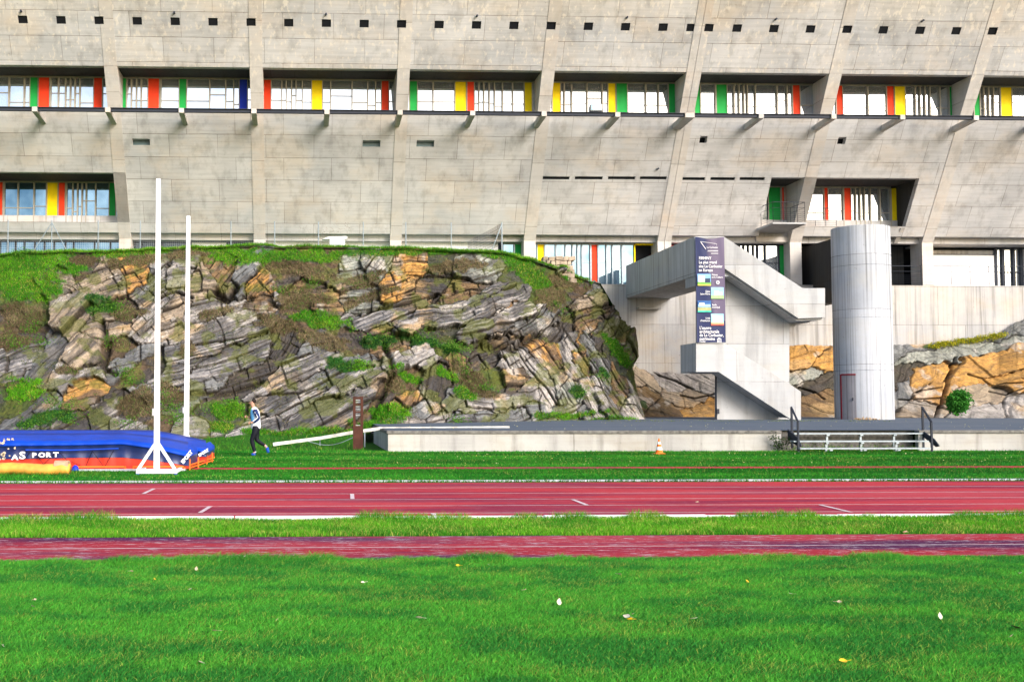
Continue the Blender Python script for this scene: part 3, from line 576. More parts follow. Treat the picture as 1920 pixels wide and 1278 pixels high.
    if skirt:                                        # the rock runs on backwards behind its crest and its right-hand end
        T0 = P[:, -1].copy(); T1 = T0.copy(); T1[:, 1] = np.maximum(T0[:, 1]+3, 67.0); T1[:, 2] = np.minimum(T0[:, 2], 8.5)-.15
        Ix = n0+np.arange(nx); ex.append(T1); ec.append(np.tile([.06,.05,.03], (nx, 1))); Q = np.concatenate([Q, np.stack([I[:-1,-1], I[1:,-1], Ix[1:], Ix[:-1]], -1)])
        S0 = P[-1].copy(); S1 = S0.copy(); S1[:, 1] = 67.0; S1[:, 0] += .5; Iz = n0+nx+np.arange(nz); ex.append(S1); ec.append(np.tile([.08,.06,.045], (nz, 1))); Q = np.concatenate([Q, np.stack([I[-1,:-1], Iz[:-1], Iz[1:], I[-1,1:]], -1)])
    o = big(name, np.concatenate(ex), Q, M['rock'], np.concatenate(ec)); tag(o, kind='structure')
    return P, px, py, vg, vt
S = [(20,495,0,0,'veg',2,.6),(20,540,0,0,'veg',2,.6),(60,580,0,-.1,'veg',1,.6),(105,525,-38,.35,'tan',1.4,.5),(150,500,0,-.1,'soil',1,.5),(205,525,28,.2,'tan',1.6,.35),(255,510,30,.2,'ochre',1.3,.3),(140,600,62,.7,'tan',1.5,.8),(150,680,60,.9,'tan',1.8,.9),
 (88,680,62,.4,'grey',1.8,.8),(25,615,0,-.3,'soil',1.6,.5),(20,680,26,.0,'strat',2,.4),(235,585,0,-.5,'soil',1,.5),(205,612,12,.0,'tan',1.8,.4),(225,655,0,-.5,'soil',1,.5),(285,595,52,.35,'light',1.6,.5),(240,672,20,.1,'grey',1.3,.5),(275,700,0,-.3,'soil',1.6,.5),
 (50,745,0,.1,'veg',1.5,.5),(125,715,30,.4,'light',1.5,.5),(150,740,0,.3,'ochre',1,.45),(75,765,52,.4,'grey',1.6,.5),(180,785,32,.1,'dark',2.4,.4),(255,775,0,-.1,'soil',1.5,.5),(230,800,20,.2,'light',1.5,.4),
 (285,530,45,.1,'grey',1.5,.3),(335,520,10,.4,'light',1.2,.5),(375,535,10,.35,'tan',1.2,.5),(325,585,30,.3,'tan',1.4,.4),(420,505,60,.1,'brown',1,.5),(400,575,18,.15,'light',2,.4),(455,530,52,.4,'grey',1.5,.5),(490,535,48,.2,'ochre',1.8,.3),(530,510,0,-.2,'soil',1.4,.5),(570,545,0,-.4,'brown',1.3,.5),(600,500,0,-.1,'soil',1.4,.5),
 (445,600,24,.25,'light',2,.5),(420,640,22,.45,'strat',3,.45),(480,575,0,-.1,'brown',1.2,.4),(390,690,22,.3,'strat',3,.4),(450,720,20,-.1,'dark',3,.3),(330,700,20,.2,'strat',2,.4),(350,740,15,.2,'grey',2,.35),(420,775,0,.1,'veg',1.4,.4),(385,815,10,.3,'light',1.2,.4),(465,810,18,.3,'strat',1.4,.35),
 (570,690,24,.35,'strat',2.4,.45),(560,745,25,.55,'strat',2.4,.5),(640,765,24,.6,'strat',2.6,.5),(610,715,24,.3,'grey',2,.45),(680,720,26,.6,'light',1.8,.6),(540,630,60,-.3,'dark',1.2,.3),(560,600,0,-.3,'soil',1.3,.4),(620,650,10,-.1,'grey',1.5,.35),(610,580,0,-.2,'brown',1.2,.4),
 (660,515,15,.0,'lich',1.2,.4),(705,500,55,.3,'lich',1.6,.35),(740,530,24,.45,'ochre',1.3,.4),(760,500,0,.2,'ochre',1.3,.4),(680,560,0,.0,'lich',1.4,.4),(820,530,0,-.5,'dark',1.5,.4),(830,500,0,-.1,'veg',1,.3),(890,500,14,.2,'lich',2,.4),(860,540,10,-.3,'brown',1.4,.3),
 (700,600,16,.1,'strat',2,.4),(830,590,20,.7,'strat',5,.5),(920,565,22,.9,'strat',3.4,.5),(920,615,20,.7,'strat',4,.45),(650,640,0,-.2,'soil',1.4,.4),(730,635,5,-.2,'brown',1.6,.4),(770,675,26,.6,'light',2,.8),(840,645,-5,-.1,'veg',2,.4),(740,735,40,-.2,'soil',2,.4),
 (930,650,28,-.5,'dark',3,.35),(1010,600,28,.1,'grey',1.8,.35),(1060,610,30,-.2,'dark',2,.3),(860,690,78,.2,'brown',1.6,.35),(820,725,70,.3,'dark',1.3,.5),(855,745,40,.3,'grey',1.3,.5),(762,755,50,.4,'ochre',1.1,.5),(785,775,20,.2,'grey',1.3,.4),(900,720,10,-.1,'veg',1.6,.4),(900,760,10,.4,'light',1.6,.5),(800,795,5,.4,'light',1.5,.4),(880,790,8,.3,'grey',2,.35),(960,785,10,.2,'grey',1.6,.4),
 (955,670,-62,.35,'light',1.5,.4),(985,740,0,.3,'light',1,.6),(965,710,0,.35,'brown',1,.7),(1000,690,-56,.45,'light',2.4,.4),(1025,680,-55,.55,'ochre',3,.4),(1050,720,-60,.6,'lich',3,.4),(1075,650,-58,.5,'light',2.4,.4),(1085,665,-62,.6,'ochre',2.4,.3),(1095,730,-66,.5,'light',3,.45),(1120,690,-58,.6,'grey',2.6,.35),(1130,760,-70,.6,'light',2,.5),(1160,740,-60,.6,'brown',2.2,.4),(1180,770,-70,.5,'light',1.6,.5),(1165,670,-50,.4,'veg',3,.4),(1040,775,0,.3,'grey',2,.4),
 (1000,520,0,.0,'veg',1.6,.5),(1045,560,0,.0,'veg',1.5,.5),(1075,545,0,.0,'soil',1.3,.5),(1105,570,34,.4,'tan',1.6,.4),(1090,600,32,.4,'brown',1.6,.4),(1150,620,40,.4,'dark',2,.4),(1180,650,30,.7,'brown',1.4,.6),(1120,540,30,.3,'grey',1.3,.4)]
VG = [(20,505,120,66,0,0),(100,494,90,26,0,0),(250,476,120,9,3,0),(400,470,80,9,0,0),(920,478,60,9,-10,0),(60,540,60,30,0,0),(40,590,60,30,0,1),(20,640,35,20,0,1),(150,490,60,14,0,1),(260,488,70,14,8,1),(350,478,70,12,5,1),(450,485,80,18,0,0),(560,480,110,14,0,0),(560,505,70,16,-10,1),(700,474,120,8,0,0),(850,472,110,7,0,0),
 (190,575,30,16,0,2),(240,585,40,14,0,1),(215,640,30,12,0,1),(45,735,45,26,5,0),(85,790,60,14,10,2),(130,700,25,8,0,1),(265,760,50,30,0,1),(320,745,30,30,0,1),(350,660,20,14,40,1),(400,590,50,10,15,1),(560,560,60,26,0,1),(530,610,60,18,-15,1),(600,600,70,18,-12,0),(610,640,60,18,-15,1),
 (430,770,48,22,0,0),(415,800,30,14,0,0),(675,692,30,12,5,0),(640,690,40,14,-15,2),(705,640,40,12,10,2),(790,640,45,12,-12,2),(840,655,32,12,-10,2),(740,720,22,24,60,1),(770,710,40,12,-20,0),(730,775,40,20,0,0),(880,700,40,14,-25,1),(890,730,45,14,-25,1),(870,740,30,12,-20,0),(840,705,30,10,-30,0),
 (1000,520,75,26,-45,0),(1030,555,50,26,-40,1),(960,485,40,10,-20,0),(1060,530,50,14,-15,1),(1070,525,30,8,-15,0),(1145,650,34,12,-45,0),(1165,675,30,12,-50,0),(1130,700,18,6,-50,2),(1060,780,80,7,2,0),(1150,788,60,5,0,0),(500,815,60,8,-8,0),(560,820,60,12,0,0),(640,815,80,12,0,0),(860,500,60,14,5,1),(680,530,50,18,20,1),(690,560,60,12,15,1),(1080,740,16,12,-40,2),(700,800,60,10,0,0)]
CK = [([(900,640),(960,655),(1005,628)], 8, .6), ([(405,548),(425,560),(440,545)], 7, .9), ([(690,585),(760,572),(820,548)], 3, .5), ([(300,560),(330,548),(360,560)], 3, .4), ([(480,745),(560,740),(640,700),(700,690)], 2.4, .35), ([(600,800),(660,765),(720,740)], 2.4, .4), ([(350,650),(430,640),(500,625)], 2.4, .35), ([(320,735),(420,735),(490,715)], 5, .4), ([(720,640),(735,700),(700,780)], 5, .5), ([(190,600),(200,650),(192,690),(215,700)], 5, .5)]
L = rock('rock_outcrop', (-70, 1199), [(-70,476),(0,476),(130,473),(250,468),(400,464),(480,461),(600,462),(800,466),(900,470),(940,473),(1000,488),(1060,505),(1095,525),(1123,531),(1135,564),(1168,602),(1184,614),(1192,636),(1199,668)],
     [(-70,822),(360,830),(480,836),(520,828),(700,812),(760,802),(1000,797),(1199,789)], [(-70,43),(300,44),(480,46),(700,47.5),(900,51),(1199,57)], [(-70,58),(900,58),(1199,63)], 1350, 520, S, VG, CK, seed=3, edge_=[(480,1199),(640,1199),(668,1198),(690,1184),(720,1190),(760,1202),(790,1212)])
S2 = [(1200,700,-40,.1,'tan',2,.5),(1205,755,-40,.3,'brown',1.6,.7),(1250,715,-35,.0,'light',3,.5),(1235,780,-20,.2,'brown',1.6,.6),(1310,705,-30,.1,'light',2,.8),(1285,745,-20,.2,'tan',2,.6),(1325,770,8,.3,'ochre',1.5,.5),(1400,720,10,0,'brown',1,.5),  # brown left-foot seeds: shadow side of beige rock put into the colour
 (1500,670,14,.5,'ochre',2,.8),(1550,680,14,.5,'ochre',1.5,.8),(1515,702,20,.1,'lich',2,.4),(1520,725,16,-.2,'dark',2.6,.4),(1530,755,-20,.1,'brown',1.5,.9),(1690,662,10,.2,'grey',3,.4),(1780,658,12,.25,'lich',5,.3),(1880,625,16,.35,'grey',4,.3),(1690,705,30,.1,'dark',1.5,.5),(1700,730,60,-.1,'grey',1.6,.6),
 (1735,712,18,.9,'ochre',2.2,1.6),(1850,690,14,1.0,'ochre',3.2,1.6),(1900,720,14,.9,'ochre',2.6,1.4),(1740,745,6,.8,'ochre',2,1.2),(1720,770,0,.75,'tan',1.5,1.2),(1840,745,10,.8,'tan',2.6,1.3),(1910,760,20,.5,'light',2,.7),(1850,780,12,.3,'light',2,.6)]
CK2 = [([(1790,672),(1784,695),(1772,720),(1763,750),(1755,782)], 2.6, .9), ([(1685,748),(1720,750),(1763,747)], 1.3, .35), ([(1810,703),(1840,712),(1860,725),(1920,722)], 1.2, .3), ([(1715,735),(1760,728)], 1.1, .25), ([(1850,735),(1880,742),(1915,730)], 1.1, .25), ([(1275,742),(1300,748),(1340,738)], 1.5, .4), ([(1215,695),(1270,715),(1300,730)], 1.5, .4), ([(1500,725),(1530,735),(1545,748)], 1.5, .4)]
VG2 = [(1745,650,20,4,5,2),(1205,760,14,8,-50,2)]
Rk = rock('rock_face', (1160, 1990), [(1160,668),(1200,690),(1290,700),(1345,690),(1478,650),(1672,648),(1760,642),(1860,632),(1900,606),(1930,597),(1990,590)],
     [(1160,788),(1560,788),(1700,787),(1850,789),(1990,792)], [(1160,62),(1500,62),(1600,61),(1700,60),(1990,58)], 66.9, 900, 260, [(a,b,c,d*.8,e,f,(t_*2.1 if e in ('ochre','tan') else t_)) for a,b,c,d,e,f,t_ in S2], VG2, CK2, skirt=False, seed=51, amp=.34, calm=.3)
# hill top in front of the building
b = MB(); xs = np.linspace(-40, 17.0, 60)
T = L[0][:, -1]; tx = T[:, 0]; order = np.argsort(tx)
for i, x in enumerate(xs):
    z = np.interp(x, tx[order], T[order, 2]); yb = np.interp(x, tx[order], T[order, 1])
    b.v += [(x, yb-.25, z-.12), (x, yb+1.5, z-.02), (x, 67.9, min(z-.05, 8.9) if x > 8 else min(z-.25, 9.1))]
for i in range(len(xs)-1):
    for k in range(2): a = i*3+k; b.f.append((a, a+3, a+4, a+1))
tag(put('hill', b, M['turf'], base=(0,0,0)), kind='structure')
b = MB(); xs = np.linspace(-14, 2.22, 24)
for x in xs: b.v += [(x, 40.2, -.02), (x, 43.5, .10+.04*math.sin(x*2)), (x, 49.5, .55)]
for i in range(len(xs)-1):
    for k in range(2): a = i*3+k; b.f.append((a, a+3, a+4, a+1))
tag(put('grass_bank', b, M['turf'], base=(0,0,0)), kind='structure')
# ------------------------------------------------------------------ grass
rg = np.random.default_rng(5)
def blades(name, P, h, wd, col, lean=.5, simple=False, mat='blade', wind=(0, 0)):
    n = len(P); a = rg.uniform(0, 2*math.pi, n); la = rg.uniform(0, 2*math.pi, n); ln = h*lean*rg.uniform(.2, 1.2, n)
    side = np.stack([np.cos(a), np.sin(a), np.zeros(n)], 1)*(wd/2)[:, None]; dv = np.stack([np.cos(la)*ln+wind[0]*h, np.sin(la)*ln+wind[1]*h, np.zeros(n)], 1); up = np.zeros((n, 3)); up[:, 2] = h
    if simple:
        V = np.stack([P-side, P+side, P+up*.85+dv], 1).reshape(-1, 3); c = np.repeat(col, 3, 0); I = np.arange(n*3).reshape(n, 3); return big(name, V, None, M[mat], c, tris=I)
    V = np.stack([P-side, P+side, P+side*.75+up*.55+dv*.35, P-side*.75+up*.55+dv*.35, P+up*.9+dv], 1).reshape(-1, 3)
    c = np.repeat(col, 5, 0).reshape(n, 5, 3); c = c.reshape(-1, 3)
    I = np.arange(n)[:, None]*5; return big(name, V, I+np.array([0,1,2,3]), M[mat], c, tris=I+np.array([3,2,4]))
def lawn(y0, y1, dens, mg=1.5):
    n = int(dens*(y1-y0)*(.95*y1+2*mg)); Y = rg.uniform(y0, y1, n); X = rg.uniform(-.28*y1-mg, .67*y1+mg, n)
    m = (X > -.28*Y-mg) & (X < .67*Y+mg); return np.stack([X[m], Y[m], np.zeros(m.sum())], 1)
def gcol(P, a, b_, dry, sc=1.0, dryamt=.06, lo=.38, hi=.62):
    f = sst(lo, hi, fbm(P[:,0]*sc, P[:,1]*sc*1.6, 77, 5)); r = rg.random(len(P)); f = np.clip(f*.75+.4*(r-.35), 0, 1)[:, None]
    c = np.array(a)*(1-f)+np.array(b_)*f; br = rg.uniform(.55, 1.45, len(P))[:, None]; c = c*br
    dp = sst(.5, .72, fbm(P[:,0]*sc*1.7+5, P[:,1]*sc*2.2, 91, 4))*.22+dryamt; d = (rg.random(len(P)) < dp)[:, None]; return np.where(d, np.array(dry)*br, c)
GA, GB, GD = (.034, .23, .032), (.095, .41, .036), (.28, .38, .06)
P = lawn(5.9, 12.15, 8500, .7); h = rg.uniform(.018, .040, len(P))*(.75+.6*fbm(P[:,0]*1.3, P[:,1]*1.3, 12)); ed = sst(11.6, 12.1, P[:,1]); h *= 1+2.2*ed*sst(.42, .7, fbm(P[:,0]*1.6, P[:,1]*0, 19))
tag(blades('lawn_grass', P, h, rg.uniform(.003, .0055, len(P)), gcol(P, GA, GB, GD, 1.6), 1.5, wind=(.45, .1)), 'short mown green lawn filling the foreground', 'grass', kind='stuff')
P = lawn(14.2, 16.36, 3600); e_ = fbm(P[:,0]*.9, P[:,0]*.13, 31, 4); ok = (P[:,1] > 14.27+.05*np.sin(P[:,0]*3)) & (P[:,1] < 16.30+.16*(e_-.45)*2); P = P[ok]
h = rg.uniform(.03, .075, len(P))*(.5+1.0*fbm(P[:,0]*1.1, P[:,1]*1.4, 13))*(1+1.3*sst(16.0, 16.28, P[:,1])*sst(.48, .62, fbm(P[:,0]*.9, P[:,0]*.13, 31, 4))); cl = gcol(P, (.050, .25, .014), (.13, .40, .018), (.38, .42, .08), 1.1, .12)
tag(blades('verge_grass', P, h, rg.uniform(.005, .009, len(P)), cl, .8), 'uneven yellow green grass verge between the two red tracks', 'grass', kind='stuff')
P = np.concatenate([lawn(23.78, 28.5, 520, 2), lawn(29.4, 39.0, 420, 2)]); wl = (P[:,1] > 38.5)&(P[:,0] > PX0-.1); P = P[~wl]
h = rg.uniform(.03, .06, len(P)); mow = .5+.5*np.sign(np.sin((P[:,1]-24)*math.pi/2.3)); cl = gcol(P, (.016, .15, .014), (.040, .25, .018), (.2, .30, .05), .5, .03)*(.85+.3*mow)[:, None]
h *= np.where((P[:,1] < 24.0) | ((P[:,1] > 38.2)), 1.6, 1)
tag(blades('far_lawn_grass', P, h, rg.uniform(.014, .024, len(P)), cl, .7, simple=True), 'mown grass between the track and the rock', 'grass', kind='stuff')
# bank grass
n = 9000; X = rg.uniform(-14, 2.1, n); Y = rg.uniform(38.6, 48.5, n); Z = np.interp(Y, [40.2, 43.5, 49.5], [0, .1, .55]); P = np.stack([X, Y, Z], 1)
tag(blades('bank_grass', P, rg.uniform(.06, .16, n), rg.uniform(.02, .035, n), gcol(P, (.03, .16, .015), (.07, .25, .02), (.2, .28, .05), .6), .6, simple=True), 'longer grass at the foot of the rock', 'grass', kind='stuff')
# vegetation on the rock
PP, px_, py_, vg_, vt_ = L
def scatter(mask, n):
    p = (mask/mask.sum()).ravel(); i = rg.choice(p.size, n, p=p); return i
area = (L[0][1,0,0]*0+1)
def rockveg():
    Ps, hs, ws, cs = [], [], [], []
    for kind, n, c1, c2, c3, h0, h1 in ((0, 70000, (.05, .24, .008), (.13, .38, .012), (.34, .34, .06), .05, .17), (1, 46000, (.13, .10, .05), (.27, .21, .12), (.09, .19, .03), .05, .17), (2, 15000, (.02, .10, .02), (.04, .17, .025), (.12, .2, .03), .05, .16)):
        m = vg_*(vt_ == kind)*(vg_ > .35); i = scatter(m, n); P = PP.reshape(-1, 3)[i]+rg.normal(0, .03, (n, 3)); Ps.append(P)
        hs.append(rg.uniform(h0, h1, n)); ws.append(rg.uniform(.015, .035, n)); q = P.copy(); q[:, 1] = q[:, 2]; cs.append(gcol(q, c1, c2, c3, .8, .08))
    m = (vg_ < .35)*sst(.5, .62, fbm(px_/22, py_/14, 99, 4)); n = 26000; i = scatter(m, n); P = PP.reshape(-1, 3)[i]; Ps.append(P); hs.append(rg.uniform(.03, .12, n)); ws.append(rg.uniform(.012, .03, n)); cs.append(gcol(P, (.05,.09,.02), (.16,.14,.06), (.25,.2,.1), .8, .1))
    return np.concatenate(Ps), np.concatenate(hs), np.concatenate(ws), np.concatenate(cs)
P, h, wd, cl = rockveg(); tag(blades('hillside_grass', P, h, wd, cl, .9, simple=True), 'grass, dry stalks and moss growing over the rock outcrop', 'grass', kind='stuff')
# crest grass on the hill top
n = 42000; i = rg.integers(0, len(T), n); base = T[i].copy(); base[:, 0] += rg.normal(0, .03, n); bk = rg.uniform(0, 1, n)**2*4; base[:, 1] += bk-.4; base[:, 2] += np.where(bk < .4, -.05, 0); P = base[base[:, 0] < 15.5]; n = len(P)
hh = rg.uniform(.06, .2, n)*(.5+fbm(P[:,0]*.8, P[:,1], 45, 4)); tag(blades('crest_grass', P, hh, rg.uniform(.018, .03, n), gcol(P, (.07, .24, .012), (.16, .38, .02), (.30, .33, .08), .7, .06), .6, simple=True), 'bright green grass along the top of the rock', 'grass', kind='stuff')
# leaves of low plants on the rock
def leaves(P, N, sz, cols, spread):
    n = len(P)*N; C0 = np.repeat(P, N, 0)+rg.normal(0, 1, (n, 3))*np.array(spread); a = rg.normal(0, 1, (n, 3)); a /= np.linalg.norm(a, axis=1)[:, None]; b_ = np.cross(a, rg.normal(0, 1, (n, 3))); b_ /= np.linalg.norm(b_, axis=1)[:, None]
    s = rg.uniform(.5, 1, n)[:, None]*sz; V = np.stack([C0-a*s, C0+b_*s*.5, C0+a*s, C0-b_*s*.5], 1).reshape(-1, 3)
    f = rg.random(n)[:, None]; c = np.array(cols[0])*(1-f)+np.array(cols[1])*f; return V, np.arange(n*4).reshape(n, 4), np.repeat(c, 4, 0)
pl_ = []
spots = [(250,790),(110,785),(130,775),(60,800),(200,570),(215,580),(180,582),(230,705),(245,715),(200,640),(85,640),(60,620),(30,650),(700,640),(720,645),(800,640),(830,650),(850,660),(860,655),(690,690),(660,692),(780,635),(1150,655),(1160,665),(1172,680),(1120,705),(1080,745),(330,765),(345,780),(310,770),(385,770),(440,765),(870,690),(905,725),(590,530),(520,545),(330,790),(860,800),(840,798),(40,480),(1010,540),(1040,575)]
Gd = PP; 
for sx, sy in spots:
    d = (px_-sx)**2+(py_-sy)**2; i = np.argmin(d); c = PP.reshape(-1, 3)[i]+np.array([0, -.15, .05]); pl_.append(c)
for k in range(3): pl_ += [c+rg.normal(0, .22, 3) for c in pl_[:len(spots)]]
V, Q, c = leaves(np.array(pl_), 60, .055, ((.03, .12, .012), (.13, .30, .03)), (.20, .12, .12)); tag(big('rock_plants', V, Q, M['blade'], c), 'leafy weeds rooted in cracks of the rock', 'plants', kind='stuff')
n = 120; pxs = rg.uniform(1745, 1885, n); P = W(pxs, 650-(pxs-1745)*.155+rg.uniform(-6, 3, n), 66.2)
V, Q, c = leaves(P, 34, .05, ((.10, .22, .02), (.62, .50, .02)), (.12, .1, .05)); tag(big('yellow_flowers', V, Q, M['blade'], c), 'strip of yellow flowering weeds below the retaining wall', 'plants', kind='stuff')
n = 200; P = np.stack([rg.uniform(9, 27, n), rg.uniform(51.5, 54.9, n)+.0, np.zeros(n)], 1); P[:, 2] = pz(P[:, 1])+.01
V, Q, c = leaves(P, 6, .03, ((.05, .12, .02), (.25, .28, .05)), (.15, .06, .01)); tag(big('path_moss', V, Q, M['blade'], c), 'moss and tiny weeds at the back edge of the path', 'moss', kind='stuff')
n = 420; P = np.stack([rg.uniform(-9, 30, n), rg.uniform(29.6, 38.6, n)**1.0, rg.uniform(.03, .05, n)], 1)
n2 = 160; P2_ = np.stack([rg.uniform(2.5, 30, n2), rg.uniform(39.3, 55, n2), np.zeros(n2)], 1); P2_[:, 2] = pz(P2_[:, 1])+.012
V, Q, c = leaves(np.concatenate([P, P2_]), 1, .028, ((.55, .52, .12), (.75, .72, .45)), (0, 0, 0)); tag(big('leaf_litter', V, Q, M['blade'], c), 'tiny yellow leaves scattered over the far lawn and path', 'leaves', kind='stuff')
# leaf pile at the tower foot, shrub on the orange rock, weeds under the steps
P = np.stack([rg.uniform(26.9, 28.0, 60), rg.uniform(55.1, 55.5, 60), np.full(60, pz(55)+.04)], 1); V, Q, c = leaves(P, 2, .07, ((.35, .22, .1), (.6, .45, .3)), (.05, .03, .03)); tag(big('leaf_pile', V, Q, M['blade'], c), 'small heap of dry brown leaves at the foot of the round tower', 'leaves', kind='stuff')
bc = W(1797, 752, 58.6); sh = thing('shrub', 'dark green rounded shrub growing on the orange rock face', 'shrub', (bc[0], bc[1]+.3, bc[2]-.75))
n = 520; d = rg.normal(0, 1, (n, 3)); d /= np.linalg.norm(d, axis=1)[:, None]; rr = rg.uniform(.35, 1, n)[:, None]**.6; rr = rr*(.72+.6*vn(d[:, 0]*2.3+4, d[:, 2]*2.3+4, 3))[:, None]; P = bc+d*rr*np.array([.46, .42, .46]); P = P[fbm(P[:,0]*4, P[:,2]*4, 8) > .42]
V, Q, c = leaves(P, 16, .10, ((.02, .12, .015), (.08, .32, .04)), (.09, .08, .10)); big('foliage', V, Q, M['blade'], c, parent=sh)
b = MB()
for k in range(6): a = k*1.05; b.bar((bc[0], bc[1]+.3, bc[2]-.75), (bc[0]+.4*math.cos(a), bc[1]+.2*math.sin(a), bc[2]+.1+.05*k), .03, 5, .008)
put('stem', b, M['corten'], sh)
P = np.stack([rg.uniform(16.6, 21.0, 90), rg.uniform(38.2, 39.2, 90), rg.uniform(.02, .25, 90)], 1); P[:, 2] *= rg.random(90)
V, Q, c = leaves(P, 24, .035, ((.04, .14, .02), (.18, .33, .03)), (.10, .08, .05)); tag(big('step_weeds', V, Q, M['blade'], c), 'green weeds growing under the metal steps', 'plants', kind='stuff')
c0 = W(1463, 832, 38.7); V, Q, c = leaves(np.array([c0+rg.normal(0, 1, 3)*np.array([.22, .05, .13]) for _ in range(22)]), 14, .05, ((.02, .05, .02), (.06, .10, .03)), (.06, .03, .05)); tag(big('creeping_weed', V, Q, M['blade'], c), 'dark creeping weed on the low wall left of the metal steps', 'plants', kind='stuff')
# ------------------------------------------------------------------ dry stone wall on the hillside
c0 = W(1040, 503, 60.5); b = MB(); r_ = random.Random(4); z = c0[2]-.75
for row in range(6):
    x = c0[0]-.95+row*.02+(0 if row < 4 else .12*(row-3))
    while x < c0[0]+.85:
        l = r_.uniform(.18, .42); hh = .22; j = lambda: r_.uniform(-.035, .035); y0 = c0[1]+j()
        b.add([(x+j(), y0+j(), z+j()), (x+l+j(), y0+j(), z+j()), (x+l+j(), y0+.6, z+j()), (x+j(), y0+.6, z+j()), (x+.02+j(), y0+j(), z+hh+j()), (x+l-.02+j(), y0+j(), z+hh+j()), (x+l+j(), y0+.6, z+hh+j()), (x+j(), y0+.6, z+hh+j())],
              [(0,3,2,1),(4,5,6,7),(0,1,5,4),(1,2,6,5),(2,3,7,6),(3,0,4,7)]); x += l+.01
    z += .235
tag(put('stone_wall', b, plain('rubble_stone', (.50, .40, .30), .9, var=.28, scale=2.5), bevel=.02), 'short stub of rubble stone wall on the grassy slope below the blue windows', 'wall')
# ------------------------------------------------------------------ wire fence on the hill top
FYY = 60.0; fx0, fx1 = float(W(-60, 440, FYY)[0]), float(W(941, 440, FYY)[0]); fzb, fzt = float(W(500, 470, FYY)[2])-.15, float(W(500, 416, FYY)[2])
fe = thing('wire_fence', 'galvanised wire mesh fence on steel posts along the top of the rock', 'fence', (fx1-9, FYY, fzb))
for px in (15, 97, 184, 263, 350, 433, 515, 597, 681, 761, 846):
    x = float(W(px, 440, FYY)[0]); put('post', MB().bar((x, FYY, fzb-.3), (x, FYY, fzt+.03), .028, 8), M['alu'], fe)
b = MB(); x = fx0
while x < fx1-.6: b.box(x-.0022, x+.0022, FYY+.03, FYY+.034, fzb, fzt); x += .10
for k in range(15): z = fzb+(fzt-fzb)*k/14; b.box(fx0, fx1-.5, FYY+.028, FYY+.032, z-.0022, z+.0022)
put('wire_mesh', b, M['grey'], fe)
x = float(W(97, 440, FYY)[0]); put('brace', MB().bar((x, FYY, fzt-.1), (x-.95, FYY-.1, fzb), .022, 8).bar((x, FYY, fzt-.1), (x+.85, FYY-.1, fzb), .022, 8), M['alu'], fe)
gx = float(W(941, 440, FYY)[0]); gp = thing('fence_end_frame', 'steel end frame with diagonal brace where the wire fence turns back to the building', 'fence', (gx, FYY, fzb-.2))
put('post', MB().bar((gx, FYY, fzb-.5), (gx, FYY, fzt+.05), .035, 8), M['alu'], gp)
put('brace', MB().bar((gx, FYY, fzt-.05), (gx-.72, FYY-.05, fzb-.2), .025, 8).bar((gx, FYY, fzb+.15), (gx-.6, FYY, fzb+.15), .018, 6), M['alu'], gp)
b = MB()
for k in range(46): y = FYY+.1+k*.15; b.bar((gx-(y-FYY)*.12, y, fzb-.3), (gx-(y-FYY)*.12, y, fzt), .008, 4)
for k in range(12): z = fzb-.2+(fzt-fzb)*k/11; b.bar((gx, FYY, z), (gx-.83, FYY+6.9, z), .006, 4)
put('wire_mesh', b, M['darkmetal'], gp)
# dead climbers on the fence
P = np.stack([rg.uniform(fx0*0+float(W(560,440,FYY)[0]), float(W(655,440,FYY)[0]), 60), np.full(60, FYY), rg.uniform(fzb+.3, fzt, 60)], 1); V, Q, c = leaves(P, 5, .035, ((.10, .04, .02), (.22, .10, .05)), (.12, .03, .1)); tag(big('dead_creeper', V, Q, M['blade'], c), 'brown dead creeper hanging in the wire fence', 'plants', kind='stuff')
# white utility cabinet
c = W(632, 470, 61.5); t = thing('utility_cabinet', 'white ribbed utility cabinet behind the wire fence', 'cabinet', (c[0], 61.5, c[2]-.2))
put('body', MB().box(c[0]-.42, c[0]+.42, 61.3, 61.8, c[2]-.25, c[2]+.70), M['white'], t, bevel=.02); put('roof', MB().prism([(c[0]-.8, c[2]+.60), (c[0]-.5, c[2]+.72), (c[0]+.5, c[2]+.76), (c[0]+.56, c[2]+.70), (c[0]+.5, c[2]+.60)], 'y', 61.24, 61.86), M['white'], t)
put('door', MB().box(c[0]-.38, c[0]-.02, 61.27, 61.297, c[2]-.1, c[2]+.55).box(c[0]+.02, c[0]+.38, 61.27, 61.297, c[2]-.1, c[2]+.55), M['shirtwhite'], t); put('handle', MB().box(c[0]+.05, c[0]+.08, 61.24, 61.27, c[2]+.2, c[2]+.3), M['darkmetal'], t)
# floodlight on the walkway
c = W(1117, 200, YB+.1); t = thing('floodlight', 'small grey floodlight mounted on the walkway rail of the facade', 'floodlight', (c[0], YB+.1, ZW+.06))
put('housing', MB().box(c[0]-.33, c[0]+.33, YB-.05, YB+.25, ZW+.12, ZW+.50), M['grey'], t, bevel=.03); put('lens', MB().box(c[0]-.28, c[0]+.28, YB-.07, YB-.052, ZW+.17, ZW+.45), M['blueglass'], t)
put('stirrup', MB().bar((c[0]-.36, YB+.1, ZW+.07), (c[0]-.36, YB+.1, ZW+.34), .02, 6).bar((c[0]+.36, YB+.1, ZW+.07), (c[0]+.36, YB+.1, ZW+.34), .02, 6).bar((c[0]-.36, YB+.1, ZW+.08), (c[0]+.36, YB+.1, ZW+.08), .02, 6), M['darkmetal'], t)

